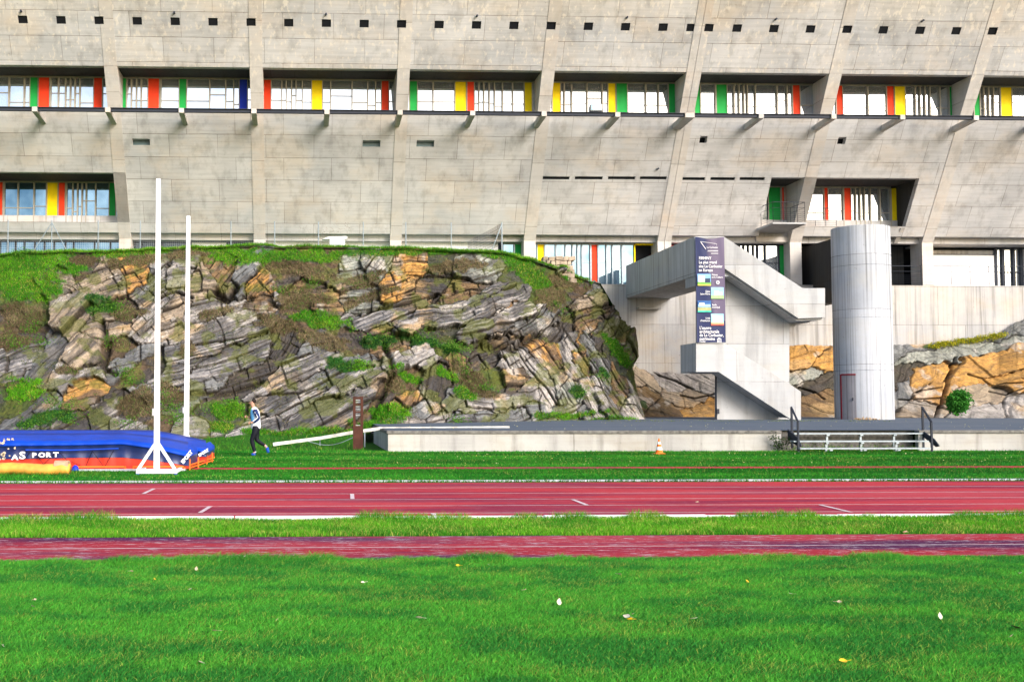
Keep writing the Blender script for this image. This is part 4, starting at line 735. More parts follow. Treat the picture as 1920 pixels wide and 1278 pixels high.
# ------------------------------------------------------------------ text helper
def text(body, x, y, z, size, mat, parent, name='lettering', align='LEFT', bold=.0, rotz=0, sx=1.0):
    cu_ = bpy.data.curves.new(name, 'FONT'); cu_.body = body; cu_.size = size; cu_.align_x = align; cu_.offset = bold; cu_.extrude = .001; cu_.resolution_u = 3
    tmp = bpy.data.objects.new('tmp', cu_); C.objects.link(tmp); dg = bpy.context.evaluated_depsgraph_get(); me = bpy.data.meshes.new_from_object(tmp.evaluated_get(dg)); bpy.data.objects.remove(tmp)
    me.materials.clear(); me.materials.append(mat); o = bpy.data.objects.new(name, me); C.objects.link(o); o.parent = parent; org = ORG[parent]
    o.location = (x-org[0], y-org[1], z-org[2]); o.rotation_euler = (R(90), 0, rotz); o.scale = (sx, 1, 1); ORG[o] = org; return o
# ------------------------------------------------------------------ banner
YBn = YN-.12; bx0, bz0 = P2(1307, 642, YBn); bx1, bz1 = P2(1357.5, 444, YBn); bz0 += .01
bn = thing('banner', 'tall dark blue and mauve printed banner hanging down the staircase', 'banner', ((bx0+bx1)/2, YBn, bz0))
nu, nv_ = 40, 120; V = []; c = []
for i in range(nu+1):
    for j in range(nv_+1):
        u, v = i/nu, j/nv_; sag = .10*math.sin(u*math.pi)**1.2*(v**14)
        yy = YBn+.018*math.sin(u*9+v*2.5)*math.sin(v*3+.4)+.02*math.sin((u+v*.5)*17)*(v**2)*.6
        V.append((bx0+(bx1-bx0)*u, yy, bz0+(bz1-bz0)*v-sag)); px_u = u*51
        right = v > .62 and u > .18+.0*v; mauve = (u > .5 and v > .22) or (v > .60 and u > .15+.4*(v-.6)/.4*0)
        k = float(sst(.42, .62, u+.25*(v-.5))) if v > .2 else 0.0
        c.append(np.array([.012, .02, .085])*(1-k)+np.array([.115, .09, .155])*k)
V = np.array(V); I = np.arange((nu+1)*(nv_+1)).reshape(nu+1, nv_+1); Q = np.stack([I[:-1,:-1], I[1:,:-1], I[1:,1:], I[:-1,1:]], -1).reshape(-1, 4)
big('cloth', V, Q, M['vc'], np.array(c), parent=bn, smooth=True)
Yt = YBn-.045; TW = plain('banner_white', (.70, .70, .74), .6, var=.02)
def bp(cx, cy): return P2(1290+cx/5.81, 430+cy/5.81, Yt)     # positions read on the enlarged banner
for s_, cx, cy, sz in (('FIRMINY', 118, 328, .205), ('Le plus grand', 118, 372, .205), ('site Le Corbusier', 118, 416, .205), ('en Europe', 118, 458, .205), ("L'\u0153uvre", 126, 1088, .215), ('architecturale', 126, 1127, .215), ('de Le Corbusier,', 126, 1166, .215), ('patrimoine', 126, 1206, .215)):
    x, z = bp(cx, cy); text(s_, x, Yt, z, sz, TW, bn, bold=.004, sx=.80)
x, z = bp(126, 1226+12); text('mondial', x, Yt, bz0+.01, .10, TW, bn, bold=.003, sx=.9)
for s_, cx, cy, al in (('Maison', 258, 503, 'LEFT'), ('de la Culture', 258, 529, 'LEFT'), ('\u00c9glise', 242, 685, 'RIGHT'), ('Saint-Pierre', 242, 712, 'RIGHT'), ('Stade', 262, 830, 'LEFT'), ('municipal', 262, 856, 'LEFT'), ('Unit\u00e9', 242, 975, 'RIGHT'), ("d'habitation", 242, 1002, 'RIGHT'), ('Le Corbusier', 205, 205, 'LEFT')):
    x, z = bp(cx, cy); text(s_, x, Yt, z, .125, TW, bn, align=al, bold=.002, sx=.82)
b = MB()
for (a_, b2, wd) in (((135,132),(195,215),.03), ((135,132),(312,158),.016), ((312,158),(312,180),.016), ((215,232),(328,232),.028), ((208,243),(328,243),.006), ((250,262),(328,262),.028)):
    p, q = bp(*a_), bp(*b2); b.beam((p[0], Yt, p[1]), (q[0], Yt, q[1]), .004, wd)
x, z = bp(325, 577); ro = [(x+.10*math.cos(k*math.pi/8)*(1 if k % 2 else .82), z+.10*math.sin(k*math.pi/8)*(1 if k % 2 else .82)) for k in range(16)]; ri = [(x+(p-x)*.6, z+(q-z)*.6) for p, q in ro]
b.add([(p, Yt, q) for p, q in ro]+[(p, Yt, q) for p, q in ri], [(i, (i+1) % 16, 16+(i+1) % 16, 16+i) for i in range(16)]); b.box(x-.02, x+.02, Yt-.002, Yt, z-.02, z+.02)
x, z = bp(340, 1195); b.add([(x-.13, Yt, z), (x, Yt, z+.08), (x+.13, Yt, z)], [(0,1,2)])
for k in range(4): b.box(x-.10+k*.058, x-.07+k*.058, Yt-.002, Yt, z-.16, z-.02)
put('emblem', b, TW, bn)
def pic(x0c, x1c, y0c, y1c, lays):
    (x0, z1), (x1, z0) = bp(x0c, y0c), bp(x1c, y1c); H_ = z1-z0; first = None
    for k, (a, b2, c_, d, col) in enumerate(lays):
        o = put('picture' if first is None else 'picture_detail', MB().box(x0+(x1-x0)*a, x0+(x1-x0)*b2, Yt-.002-.003*k, Yt+.004-.003*k, z0+H_*c_, z0+H_*d), plain('print', col, .6, var=.15, scale=5), bn if first is None else first)
        if first is None: first = o
pic(103, 250, 485, 612, [(0,1,0,1,(.25,.50,.85)), (0,1,0,.1,(.75,.70,.10)), (0,1,.1,.32,(.18,.45,.08)), (.05,.55,.32,.82,(.82,.85,.9)), (.55,.95,.25,.62,(.02,.05,.10))])
pic(250, 390, 630, 755, [(0,1,0,1,(.30,.55,.85)), (0,1,0,.3,(.35,.58,.25)), (.25,.6,.3,.72,(.9,.9,.92)), (.6,.9,.3,.6,(.5,.6,.7))])
pic(105, 253, 775, 900, [(0,1,0,1,(.03,.12,.35)), (0,1,.0,.12,(.05,.70,.50)), (0,1,.12,.42,(.40,.42,.20)), (.05,.95,.45,.68,(.35,.60,.85)), (.1,.5,.6,.8,(.8,.85,.95))])
pic(250, 390, 918, 1045, [(0,1,0,1,(.35,.65,.90)), (0,1,.0,.14,(.80,.12,.08)), (0,1,.14,.3,(.55,.55,.30)), (.12,.9,.3,.85,(.55,.68,.78))])
put('top_rope', MB().bar((bx0, YBn, bz1), (bx1, YBn, bz1+.01), .012, 6), M['white'], bn)

# ------------------------------------------------------------------ metal steps with handrails
ms = thing('metal_steps', 'galvanised metal steps of three long open treads leading up to the path', 'steps', (28.8, 38.6, 0))
def SP(px, py, Y): p = W(px, py, Y); return (float(p[0]), Y, float(p[2]))
for (xa, xb, yy, Y) in ((1489, 1731, 812.5, 38.85), (1488, 1741, 827, 38.2), (1500, 1745, 840.5, 37.6)):
    a, b_ = SP(xa, yy, Y), SP(xb, yy-1, Y); put('tread', MB().box(a[0], b_[0], Y-.02, Y+.30, a[2]-.022, a[2]+.02), M['alu'], ms)
    tb = MB()
    for k in range(1, 4):
        x = a[0]+(b_[0]-a[0])*(k/4+.01*k-.02*(38.85-Y)); tb.box(x-.05, x+.05, Y-.035, Y+.02, a[2]-.075, a[2]-.032)
        if a[2] > .15: tb.box(x-.035, x+.035, Y+.06, Y+.12, -.02, a[2]-.032)
    put('support', tb, M['alu'], ms)
put('stringer', MB().prism([(38.95, .4), (38.95, .74), (38.2, .48), (37.9, .2), (38.1, .16)], 'x', SP(1487,820,38.6)[0]-.04, SP(1487,820,38.6)[0]), M['darkmetal'], ms)
put('stringer', MB().prism([(38.95, .5), (38.95, .70), (38.2, .42), (37.9, .2), (38.1, .16)], 'x', SP(1739,820,38.6)[0], SP(1739,820,38.6)[0]+.04), M['darkmetal'], ms)
for (xt, xt2) in ((1484, 1496), (1729.5, 1746)):
    a = SP(xt, 763, 38.9); c = SP(xt2, 791, 37.75); lo = (a[0], 38.9, .1); lo2 = (c[0], 37.75, -.02)
    put('handrail', MB().beam(a, lo, .06, .06).beam(c, lo2, .06, .06).beam((a[0], a[1]+.02, a[2]), (c[0], c[1]-.02, c[2]), .05, .055), M['darkmetal'], ms)
# ------------------------------------------------------------------ traffic cone
c = G(1236, 851); t = thing('traffic_cone', 'orange and white striped traffic cone on the grass in front of the low wall', 'cone', c)
put('base', MB().box(c[0]-.16, c[0]+.16, c[1]-.16, c[1]+.16, 0, .035), M['orange'], t, bevel=.01)
rr = lambda z: .125-.105*z/.5
for z0, z1, mt in ((.035,.14,'orange'), (.14,.24,'white'), (.24,.32,'orange'), (.32,.40,'white'), (.40,.50,'orange')):
    put('band' if mt == 'white' else 'cone_body', MB().lathe([(rr(z0)+(.003 if mt == 'white' else 0), z0), (rr(z1)+(.003 if mt == 'white' else 0), z1)], c, 24), M[mt], t, smooth=False)
# ------------------------------------------------------------------ rusty sign post
c = G(671.5, 843); Yc = float(c[1]); sc_ = Yc/2150
t = thing('sign_post', 'rust brown steel sign post with ladder-like openings on the grass', 'sign post', c)
zz = lambda py: float(W(671, py, Yc)[2]); x0, x1 = float(W(662, 800, Yc)[0]), float(W(681, 800, Yc)[0])
b = MB().box(x0, x0+.09, Yc, Yc+.10, -.05, zz(743)).box(x1-.09, x1, Yc, Yc+.10, -.05, zz(743)).box(x0+.09, x1-.09, Yc, Yc+.10, -.05, zz(798)).box(x0+.09, x1-.09, Yc, Yc+.10, zz(748), zz(743.5))
for y_ in (758, 772): b.box(x0+.09, x1-.09, Yc+.01, Yc+.09, zz(y_+1.3), zz(y_-1.3))
put('frame', b, M['corten'], t)
b = MB()
for y_ in (750, 754, 762, 766, 778, 797): b.box(x0+.09, x1-.09, Yc+.04, Yc+.06, zz(y_+.5), zz(y_-.5))
put('rung', b, M['grey'], t); put('arm', MB().bar((x1-.05, Yc+.05, zz(744.5)), (x1+.18, Yc+.05, zz(744.5)), .01, 6), M['corten'], t)
# ------------------------------------------------------------------ white rail
rl_ = thing('white_rail', 'long peeling white wooden rail sloping down to the grass behind the sign post', 'rail', (0, 42, 0))
pts = [W(512, 832.5, 41.5), W(600, 821, 41.9), W(665, 809.5, 42.2), W(715, 802.6, 42.3), W(955, 800.4, 42.3)]
b = MB()
for p, q in zip(pts[:-1], pts[1:]): b.beam(p, q, .06, .115 if q[0] < 3.5 else .085)
put('board', b, M['wood'], rl_)
for px, py in ((600, 822), (684, 808)):
    p = W(px, py, 42.2); put('leg', MB().box(p[0]-.02, p[0]+.02, 42.22, 42.27, -.05 if px > 650 else 0, p[2]), M['alu'], rl_)
t = MB(); pr_ = None
for k in range(13):
    u = k/12; p = W(575+u*90, 826-8*u+13*math.sin(u*math.pi)*.9, 41.6); p = Vector(p)
    if pr_ is not None: t.bar(pr_, p, .012, 5)
    pr_ = p
tag(put('cable', t, M['alu']), 'thin pale cable sagging below the white rail left of the sign post', 'cable')
# ------------------------------------------------------------------ pole vault stands
def stand(pxt, pyt, pxb, D, label, wd=.135):
    c = np.array([float(W(pxb, 880, D)[0]), D, 0]); zt = float(W(pxt, pyt, D)[2]); xt = float(W(pxt, pyt, D)[0])
    t = thing('vault_stand', label, 'sports stand', c, 'pole vault uprights at the landing mat')
    put('base', MB().box(c[0]-.47, c[0]+.47, D-.04, D+.04, .02, .13).box(c[0]-.47, c[0]-.39, D+.04, D+1.1, .03, .10).box(c[0]+.39, c[0]+.47, D+.04, D+1.1, .03, .10), M['white'], t, bevel=.006)
    put('post', MB().add([(c[0]-wd/2,D-.05,.13),(c[0]+wd/2,D-.05,.13),(c[0]+wd/2,D+.05,.13),(c[0]-wd/2,D+.05,.13),(xt-wd*.38,D-.04,zt),(xt+wd*.38,D-.04,zt),(xt+wd*.38,D+.04,zt),(xt-wd*.38,D+.04,zt)], [(0,3,2,1),(4,5,6,7),(0,1,5,4),(1,2,6,5),(2,3,7,6),(3,0,4,7)]), M['white'], t, bevel=.006)
    for s_ in (-1, 1): put('brace', MB().beam((c[0]+s_*.42, D-.01, .12), (c[0]+s_*.03, D-.01, .72), .05, .07), M['white'], t)
    put('clamp', MB().box(c[0]-.11, c[0]-.068, D-.05, D+.03, 1.35, 1.52).bar((c[0]-.02, D-.07, 1.3), (c[0]-.02, D-.045, 1.3), .02, 8), M['grey'], t)
    for s_ in (-1, 1): put('foot', MB().bar((c[0]+s_*.44, D-.02, 0), (c[0]+s_*.44, D-.02, .02), .045, 10), M['blue'], t)
stand(297.2, 335.5, 293.8, 26.7, 'tall white pole vault stand standing in front of the blue mat')
stand(353.3, 405, 349, 33.6, 'tall white pole vault stand standing behind the blue mat', .15)
# ------------------------------------------------------------------ landing mat
mt_ = thing('landing_mat', 'large pole vault landing mat under a blue cover with navy and red sides', 'mat', (float(W(180, 880, 29)[0]), 29.5, 0))
def loft(b, rows, closed=False):
    n = len(rows[0]); m = len(rows); base = len(b.v)
    for r in rows: b.v += [tuple(map(float, p)) for p in r]
    for i in range(m-1):
        for j in range(n-1): b.f.append((base+i*n+j, base+(i+1)*n+j, base+(i+1)*n+j+1, base+i*n+j+1))
def mat_section(Y0, Y1, sx, t0, cb, nb, rb, t1, wob):
    r5 = random.Random(int(Y0*10)); cover, navy, red = [], [], []
    X = lambda px, py, Y: W(px, py, Y)
    pxs = np.linspace(sx[0], sx[-1], 90)
    for px in pxs:
        a, b2, c_, d, e = (np.interp(px, sx, q) for q in (t0, cb, nb, rb, t1)); wv = .012*math.sin(px*.21)+.02*(vn(px/9., 0, 5)-.5)
        pt = X(px, a, Y0+.12); top0 = X(px, a-1, Y0+.3); back = X(px, e, Y1); mid = (top0*.5+back*.5); mid[2] += .02+.03*(vn(px/14., 3, 6)-.5)
        bk = back.copy(); bk[2] = .05
        pb = X(px, b2, Y0-.02+wv); cover.append([pb+np.array([0,.05,0]), pb, pb+np.array([0,0,.05]), pt*.5+X(px, (a+b2)/2, Y0)*.5, pt, top0, mid, back, back+np.array([0,.05,-.15])])
        pn = X(px, c_, Y0+.02+wv*1.5); navy.append([pn, (pn+pb)/2+np.array([0,.05+.03*vn(px/5.,1,9),0]), pb+np.array([0,.03,.0])])
        prd = X(px, d, Y0+.04); prd[2] = max(prd[2], .06); red.append([prd, (prd+pn)/2+np.array([0,.03-.05*vn(px/4.,2,9),0]), pn+np.array([0,.02,0])])
    out = []
    for rows, cap in ((cover, 1), (navy, 1), (red, 1)):
        b = MB(); loft(b, rows)
        last = rows[-1]; n = len(last); base = len(b.v)-n                 # right-hand end closes towards the back
        if cap:
            yb = Y1; pl2 = [np.array([p[0]+.02, yb, p[2]]) for p in (last if rows is not cover else last[1:7])]; src = last if rows is not cover else last[1:7]
            loft(b, [src, [(np.array(p)+q)/2 for p, q in zip(src, pl2)], pl2])
        out.append(b)
    return out
sx = [-140, 30, 130, 230, 280, 330, 353]
A = mat_section(28.0, 30.3, sx, [825,825,826,823,830,841,846], [838,836,835,833,840,851,857], [861,860,858,857,862,869,873], [883]*7, [812,812,812,811,816,824,828], 0)
B = mat_section(30.35, 33.0, [-140, 30, 230, 290, 340, 386], [818,818,815,818,832,841], [828,828,826,828,840,849], [855,855,853,853,853,856], [872,872,872,870,868,866], [805.5,805.5,805.5,806,815,825], 0)
for (cv, nvy, rd), hid in ((A, 0), (B, 1)):
    put('cover', cv, M['matblue'], mt_, smooth=True); put('side_sheet', nvy, M['matnavy'], mt_, smooth=True); put('lower_cushion', rd, M['matred'], mt_, smooth=True)
b = MB(); Yf = 27.9; x0, x1 = float(W(-140, 880, Yf)[0]), float(W(347, 880, Yf)[0]); zf = float(W(200, 874.5, Yf)[2])
b.beam((float(W(138,875,Yf)[0]), Yf, zf), (float(W(235,875,Yf)[0]), Yf, zf), .03, .035).beam((float(W(250,875,Yf)[0]), Yf, zf), (x1, Yf, zf), .03, .035)
for px in (235, 250, 346): x = float(W(px, 880, Yf)[0]); b.beam((x, Yf, .05), (x, Yf, zf+.02), .03, .03)
for px, Yq in ((356, 28.3), (372, 29.3), (388, 30.8), (398, 32)):
    x = float(W(px, 870, Yq)[0]); b.beam((x, Yq, .0), (x, Yq, .28), .03, .03); 
b.beam(W(354, 877, 28.3), W(400, 862, 32), .03, .03); b.beam(W(356, 871, 28.3), W(402, 857, 32), .03, .03)
put('frame', b, M['orange'], mt_)
put('pallet', MB().box(x0, x1, 27.85, 32.6, .005, .06), M['grey'], mt_, bevel=.01)
b = MB(); zz0 = lambda px, py: W(px, py, 27.94)                       # lacing cords over the red cushion
zig = [(45,862),(60,843),(82,870),(108,844),(125,862),(160,876),(173,845),(196,876),(215,840)]
for p, q in zip(zig[:-1], zig[1:]): b.bar(zz0(*p), zz0(*q), .007, 4)
put('lacing', b, M['black'], mt_)
b = MB(); b.bar(W(48, 843, 27.93), W(130, 843.5, 27.93), .02, 6).bar(W(130, 843.5, 27.93), W(222, 840.5, 27.93), .02, 6); put('hem', b, M['matblue'], mt_)
for ch, px, py, s_ in (('A', 22, 861, .16), ('S', 36, 859.5, .24), ('P', 60, 856.5, .145), ('O', 72, 856.3, .145), ('R', 86, 856, .145), ('T', 100, 855.6, .145)):
    p = W(px, py, 27.90); text(ch, p[0], p[1], p[2], s_, M['white'], mt_, bold=.008, sx=1.35)
p = W(344, 869, 27.95); o = text('SPORT', p[0], 27.9, p[2], .12, M['white'], mt_, bold=.006); o.rotation_euler = (R(90), R(-50), R(15))
p = W(374, 855.5, 30.2); o = text('SPORT', p[0], 30.15, p[2], .10, M['white'], mt_, bold=.005); o.rotation_euler = (R(90), R(-30), R(20))
b = MB(); r6 = random.Random(2)                                      # peeled pale patches on the left of the cover
for k in range(22):
    px, py = r6.gauss(9, 7), r6.uniform(822, 862); c = W(px, py, 27.9); s_ = r6.uniform(.02, .06)
    b.add([(c[0]+s_*math.cos(a)*r6.uniform(.5, 1), c[1]-.02, c[2]+s_*math.sin(a)*r6.uniform(.5, 1)) for a in (0, 1.2, 2.4, 3.6, 5)], [(0,1,2,3,4)])
put('peeled_patch', b, plain('peeled_cloth', (.62, .50, .36), .8), mt_)
put('tie', MB().lathe([(.02, 0), (.09, .04), (.07, .12), (.02, .16)], W(141, 884, 27.7), 8), M['blue'], mt_)
# orange tarpaulin roll
b = MB(); rows = []
for px in np.linspace(-120, 131, 60):
    c = W(px, 878.5, 26.6); r0 = .165*(1+.10*(vn(px/13., 0, 3)-.5)); dz = -.015*max(0, (px-60)/70)+0.02*math.sin(px*.06)
    rows.append([(c[0], c[1]+r0*1.25*math.cos(a), max(.005, r0*.80+dz+.82*r0*math.sin(a)*(1+.12*(vn(px/6.+a*3, a*2, 4)-.5)))) for a in np.linspace(0, 2*math.pi, 22)])
loft(b, rows); b.f.append(tuple(range(len(b.v)-22, len(b.v))))
t = thing('tarpaulin_roll', 'rolled orange yellow tarpaulin lying on the grass before the landing mat', 'tarpaulin', (float(W(20,880,26.6)[0]), 26.6, 0))
put('roll', b, M['tarp'], t, smooth=True)
e = MB(); c = W(128, 878.5, 26.6); e.bar((c[0]-.30, c[1], .155), (c[0]+.02, c[1], .155), .178, 22); put('end_sleeve', e, plain('pale_canvas', (.52, .34, .22), .7, var=.2), t)
n = 1400; px = rg.uniform(-60, 205, n); P = G(px, rg.uniform(886, 893, n)); tag(blades('tuft_grass', P, rg.uniform(.05, .16, n), rg.uniform(.012, .02, n), gcol(P, (.04,.18,.015), (.09,.28,.02), (.2,.28,.05)), .7, simple=True), 'long grass tufts at the foot of the tarpaulin roll', 'grass', kind='stuff')
# ------------------------------------------------------------------ person running
c = G(478, 854); c[2] = 0
man = thing('person', 'person jogging to the left in white and blue top, black tights and blue shoes', 'person', c)
def skinned(name, joints, edges, mat, sub=2, parent=man, root=0):
    me = bpy.data.meshes.new(name); me.from_pydata([j[:3] for j in joints], edges, []); o = bpy.data.objects.new(name, me); C.objects.link(o)
    sm = o.modifiers.new('s', 'SKIN'); sm.use_smooth_shade = True
    for i, j in enumerate(joints):
        sv = me.skin_vertices[0].data[i]; r = j[3]; sv.radius = r if isinstance(r, tuple) else (r, r); sv.use_root = (i == root)
    ss = o.modifiers.new('d', 'SUBSURF'); ss.levels = sub; ss.render_levels = sub
    dg = bpy.context.evaluated_depsgraph_get(); m2 = bpy.data.meshes.new_from_object(o.evaluated_get(dg)); m2.name = name; bpy.data.objects.remove(o)
    m2.materials.clear(); m2.materials.append(mat); m2.shade_smooth(); q = bpy.data.objects.new(name, m2); C.objects.link(q); q.parent = parent; ORG[q] = ORG[parent]; return q
# x: negative is forward (left); y: negative is the near (left) side of the body
J = [(.03,0,.90,.09),(.025,0,1.12,.09),(.005,0,1.32,.10),(-.03,0,1.45,.07),(-.075,0,1.55,.055),(-.095,0,1.62,.078),(-.10,0,1.70,.085),
     (.03,-.08,.84,.08),(-.10,-.09,.49,.06),(.0,-.09,.11,.042),(-.07,-.09,.045,.038),(.04,.08,.84,.08),(.045,.09,.48,.06),(.335,.09,.30,.042),(.40,.09,.17,.036),
     (.0,-.18,1.42,.06),(.12,-.23,1.17,.045),(-.06,-.20,1.05,.032),(-.135,-.19,1.02,.034),(.0,.18,1.42,.06),(-.02,.24,1.17,.045),(-.20,.16,1.19,.032),(-.27,.14,1.21,.034)]
E_ = [(0,1),(1,2),(2,3),(3,4),(4,5),(5,6),(0,7),(7,8),(8,9),(9,10),(0,11),(11,12),(12,13),(13,14),(2,15),(15,16),(16,17),(17,18),(2,19),(19,20),(20,21),(21,22)]
body = skinned('body', J, E_, M['skin'])
sh_ = skinned('shirt', [(.035,0,.80,.175),(.03,0,.93,.165),(.02,0,1.10,.155),(.005,0,1.25,.165),(-.01,0,1.37,.16),(-.035,0,1.46,.11),(-.06,0,1.525,.064)], [(0,1),(1,2),(2,3),(3,4),(4,5),(5,6)], M['vc'])
me = sh_.data; a = me.color_attributes.new('Col', 'FLOAT_COLOR', 'POINT'); cc = []
for v in me.vertices:
    f = v.co.x < -.01 and v.co.z > 1.02 and v.co.z < 1.44; cc += [*((.12, .38, .72) if f else (.72, .74, .86)), 1]
a.data.foreach_set('color', cc)
for s_, ja in ((-1, [(-.01,-.14,1.44,.088),(.055,-.20,1.30,.075),(.125,-.235,1.165,.055),(.04,-.22,1.09,.047),(-.07,-.20,1.04,.040)]), (1, [(-.01,.14,1.44,.088),(-.01,.22,1.28,.072),(-.02,.24,1.165,.055),(-.11,.20,1.18,.047),(-.19,.165,1.19,.040)])):
    skinned('sleeve', ja, [(0,1),(1,2),(2,3),(3,4)], M['navy'])
put('sleeve_stripe', MB().beam(Vector(c)+Vector((.10,-.285,1.20)), Vector(c)+Vector((-.055,-.245,1.07)), .01, .028).beam(Vector(c)+Vector((.10,-.285,1.20)), Vector(c)+Vector((.0,-.24,1.36)), .01, .022), M['white'], man)
skinned('trousers', [(.03,0,1.02,.12),(.03,0,.86,.155),(.03,-.09,.80,.118),(-.03,-.09,.65,.098),(-.10,-.09,.49,.076),(-.055,-.09,.32,.066),(.002,-.09,.10,.05),(.035,.09,.80,.115),(.045,.09,.65,.095),(.045,.09,.48,.076),(.18,.09,.395,.066),(.32,.09,.31,.05)],
        [(0,1),(1,2),(2,3),(3,4),(4,5),(5,6),(1,7),(7,8),(8,9),(9,10),(10,11)], M['black'])
skinned('hair', [(-.10,0,1.745,.085),(-.055,0,1.735,.098),(-.03,0,1.68,.088),(-.035,0,1.625,.05)], [(0,1),(1,2),(2,3)], M['hair'])
for y_, an, to in ((-.09, (.02,.06), (-.12,.035)), (.09, (.35,.28), (.42,.08))):
    skinned('shoe', [(an[0]+.02,y_,an[1],.060),((an[0]+to[0])/2,y_,(an[1]+to[1])/2-.0,.056),(to[0],y_,to[1],.044)], [(0,1),(1,2)], M['royal'])
skinned('sock', [(.0,-.09,.15,.047),(.008,-.09,.10,.05)], [(0,1)], M['shirtwhite']); skinned('sock', [(.315,.09,.315,.047),(.345,.09,.28,.05)], [(0,1)], M['skyblue'])
def hand(base, dirx, y_):
    b = Vector(base); js = []
    for k in range(4):
        o = (k-1.5)*.017; p0 = b+Vector((-.01, o*.3, o)); skinned('finger', [(*p0,.0105),(*(p0+Vector((-.035*(1-.06*abs(k-1.2)),.005,0))),.0095),(*(p0+Vector((-.045,.028,0))),.009),(*(p0+Vector((-.022,.04,0))),.008)], [(0,1),(1,2),(2,3)], M['skin'], 1)
    skinned('thumb', [(b.x+.02,b.y+.01,b.z+.025,.012),(b.x-.005,b.y+.022,b.z+.045,.011),(b.x-.03,b.y+.025,b.z+.045,.009)], [(0,1),(1,2)], M['skin'], 1)
hand((-.145,-.19,1.02), -1, 0); hand((-.28,.14,1.21), -1, 0)
put('face', MB().add([(c[0]-.178,c[1]-.012,1.655),(c[0]-.178,c[1]+.012,1.655),(c[0]-.205,c[1],1.63),(c[0]-.178,c[1]-.014,1.63),(c[0]-.178,c[1]+.014,1.63),(c[0]-.17,c[1],1.685)], [(0,2,5),(1,5,2),(0,3,2),(1,2,4),(3,4,2)])
    .lathe([(.005,-.03),(.02,-.01),(.02,.015),(.008,.03)], (c[0]-.085,c[1]-.085,1.665), 10, .8, .35).lathe([(.005,-.03),(.02,-.01),(.02,.015),(.008,.03)], (c[0]-.085,c[1]+.085,1.665), 10, .8, .35), M['skin'], man)
put('eye', MB().lathe([(.002,-.008),(.010,-.003),(.010,.004),(.002,.009)], (c[0]-.170,c[1]-.035,1.675), 8).lathe([(.002,-.008),(.010,-.003),(.010,.004),(.002,.009)], (c[0]-.170,c[1]+.035,1.675), 8), M['hair'], man)
put('mouth', MB().box(c[0]-.172,c[0]-.166,c[1]-.02,c[1]+.02,1.597,1.604), plain('lips', (.35,.12,.10), .5), man)
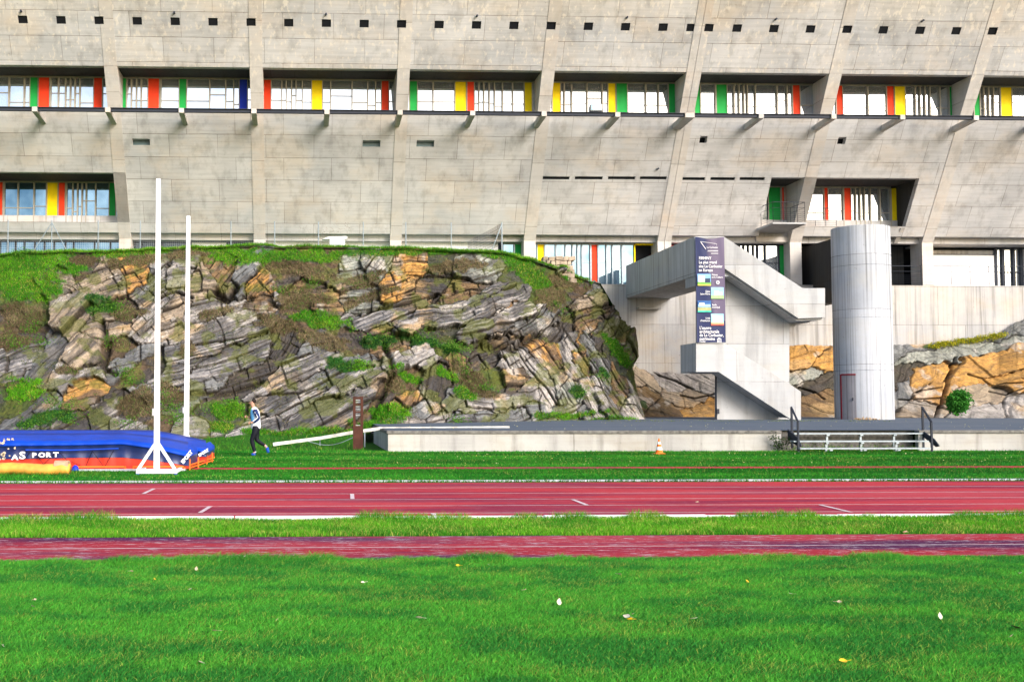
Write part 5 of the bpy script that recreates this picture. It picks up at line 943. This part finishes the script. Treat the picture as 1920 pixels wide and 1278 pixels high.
# ------------------------------------------------------------------ fallen leaves on the lawn
LV = [(62,1134,.07,'p','pale leaf on the lawn near the left edge, the larger of a pair'),(66,1120,.04,'p','small brownish leaf just behind a pale leaf near the left edge of the lawn'),(247,1068,.05,'p','small pale leaf in the lawn below the pole stand, close to the runway'),(290,1082,.05,'y','small yellow leaf on the lawn below the pole stand'),
 (357,1100,.07,'p','grey pink curled leaf on the left of the lawn'),(368,1065,.06,'p','pale upright leaf beside the runway edge, left of centre'),(5,1207,.06,'w','whitish leaf at the very left edge of the lawn'),(377,1236,.08,'p','pale leaf nearest the camera on the left of the lawn'),(521,1157,.05,'p','small faded leaf on the left half of the near lawn, behind a beige one'),(402,1178,.07,'p','beige flat leaf half sunk in the left lawn'),
 (680,1088,.06,'w','curled white leaf on the lawn below the sign post'),(785,1155,.085,'w','pale narrow leaf with a stalk, in the middle of the lawn'),(858,1057,.06,'y','pale yellow leaf at the runway edge, centre left'),(915,1055,.05,'w','thin white leaf at the runway edge, centre'),(985,1102,.05,'p','small pinkish leaf in the centre of the lawn'),(1048,1129,.085,'w','bright cream upright leaf in the centre of the lawn'),
 (1175,1152,.09,'w','whitish pointed leaf touching a yellow leaf right of centre'),(1181,1158,.07,'y','bright yellow leaf touching a whitish one right of centre'),(1188,1146,.04,'p','tiny pale leaf just behind the whitish and yellow pair'),(864,1207,.05,'d','small dark reddish leaf in the near lawn, centre'),(1162,1073,.05,'p','small faded leaf on the lawn below the traffic cone'),(1401,1087,.075,'y','bright golden leaf alone on the lawn below the staircase'),
 (1490,1109,.05,'w','small grey white leaf below the metal steps'),(1574,1125,.055,'p','small beige pointed leaf on the right half of the lawn'),(1584,1060,.08,'p','beige curled leaf at the runway edge below the round tower'),(1762,1155,.08,'w','cream upright leaf on the right side of the lawn'),(1905,1172,.12,'d','large dark brown curled leaf at the right edge of the lawn'),(1896,1190,.09,'p','pale crumpled leaf just in front of the large brown leaf'),
 (1914,1070,.06,'w','white leaf by the right edge, near the runway'),(1298,1155,.055,'w','small whitish leaf between the yellow pair and the golden leaf'),(1580,1234,.09,'y','yellowish leaf nearest the camera on the right of the lawn'),(1785,1030,.0,'p',''),(1450,1015,.06,'y','tan leaf lying on the worn runway, right half'),(1307,940,.10,'w','long pale leaf lying on the red track below the staircase'),(461,1041,.08,'w','pale leaf lying on the worn runway, left half'),(1697,996,.10,'p','beige leaf in the grass verge between the tracks, on the right')]
LC = dict(p=(.50,.40,.28), y=(.70,.46,.02), w=(.62,.57,.44), d=(.16,.07,.05))
for kx, v_ in LC.items(): M['leaf'+kx] = plain('leaf_'+kx, v_, .6, var=.15, scale=30)
for k, (px, py, s_, ct, lab) in enumerate(LV):
    if not s_: continue
    r7 = random.Random(k); onr = 'runway' in lab and 'lying' in lab or 'red track' in lab; c = G(px, py, .012 if onr else .04); an = r7.uniform(0, 6.3); tilt = r7.uniform(.2, .9)
    prof = [(0,0),(.18,.26),(.45,.36),(.7,.24),(1,.0)]; vs = []; 
    for u, wv in prof:
        for s2 in (-1, 0, 1): vs.append(Vector(((u-.5), wv*s2*1.0, .28*abs(s2)*wv+.35*(u-.4)**2)))
    rot = Vector((0,0,1)); from mathutils import Matrix
    mx = Matrix.Rotation(an, 3, 'Z') @ Matrix.Rotation(tilt*(1 if k % 2 else -1), 3, 'X')
    if 'upright' in lab: mx = Matrix.Rotation(.3, 3, 'Z') @ Matrix.Rotation(1.1, 3, 'X') @ Matrix.Rotation(1.3, 3, 'Z')
    s_ *= .72; vs = [mx @ (v*s_) for v in vs]; mz = min(v.z for v in vs); vs = [(v.x+c[0], v.y+c[1], v.z-mz+c[2]-.018) for v in vs]
    b = MB().add(vs, [(i*3+j, (i+1)*3+j, (i+1)*3+j+1, i*3+j+1) for i in range(4) for j in range(2)])
    st_ = mx @ Vector((-s_*.5-.03, 0, .01)); 
    b.bar(vs[1], (c[0]+st_.x, c[1]+st_.y, max(c[2]-.01, vs[1][2]-.01)), .0015, 4)
    tag(put('fallen_leaf', b, M['leaf'+ct]), lab, 'leaf', 'fallen leaves on the grass and tracks')
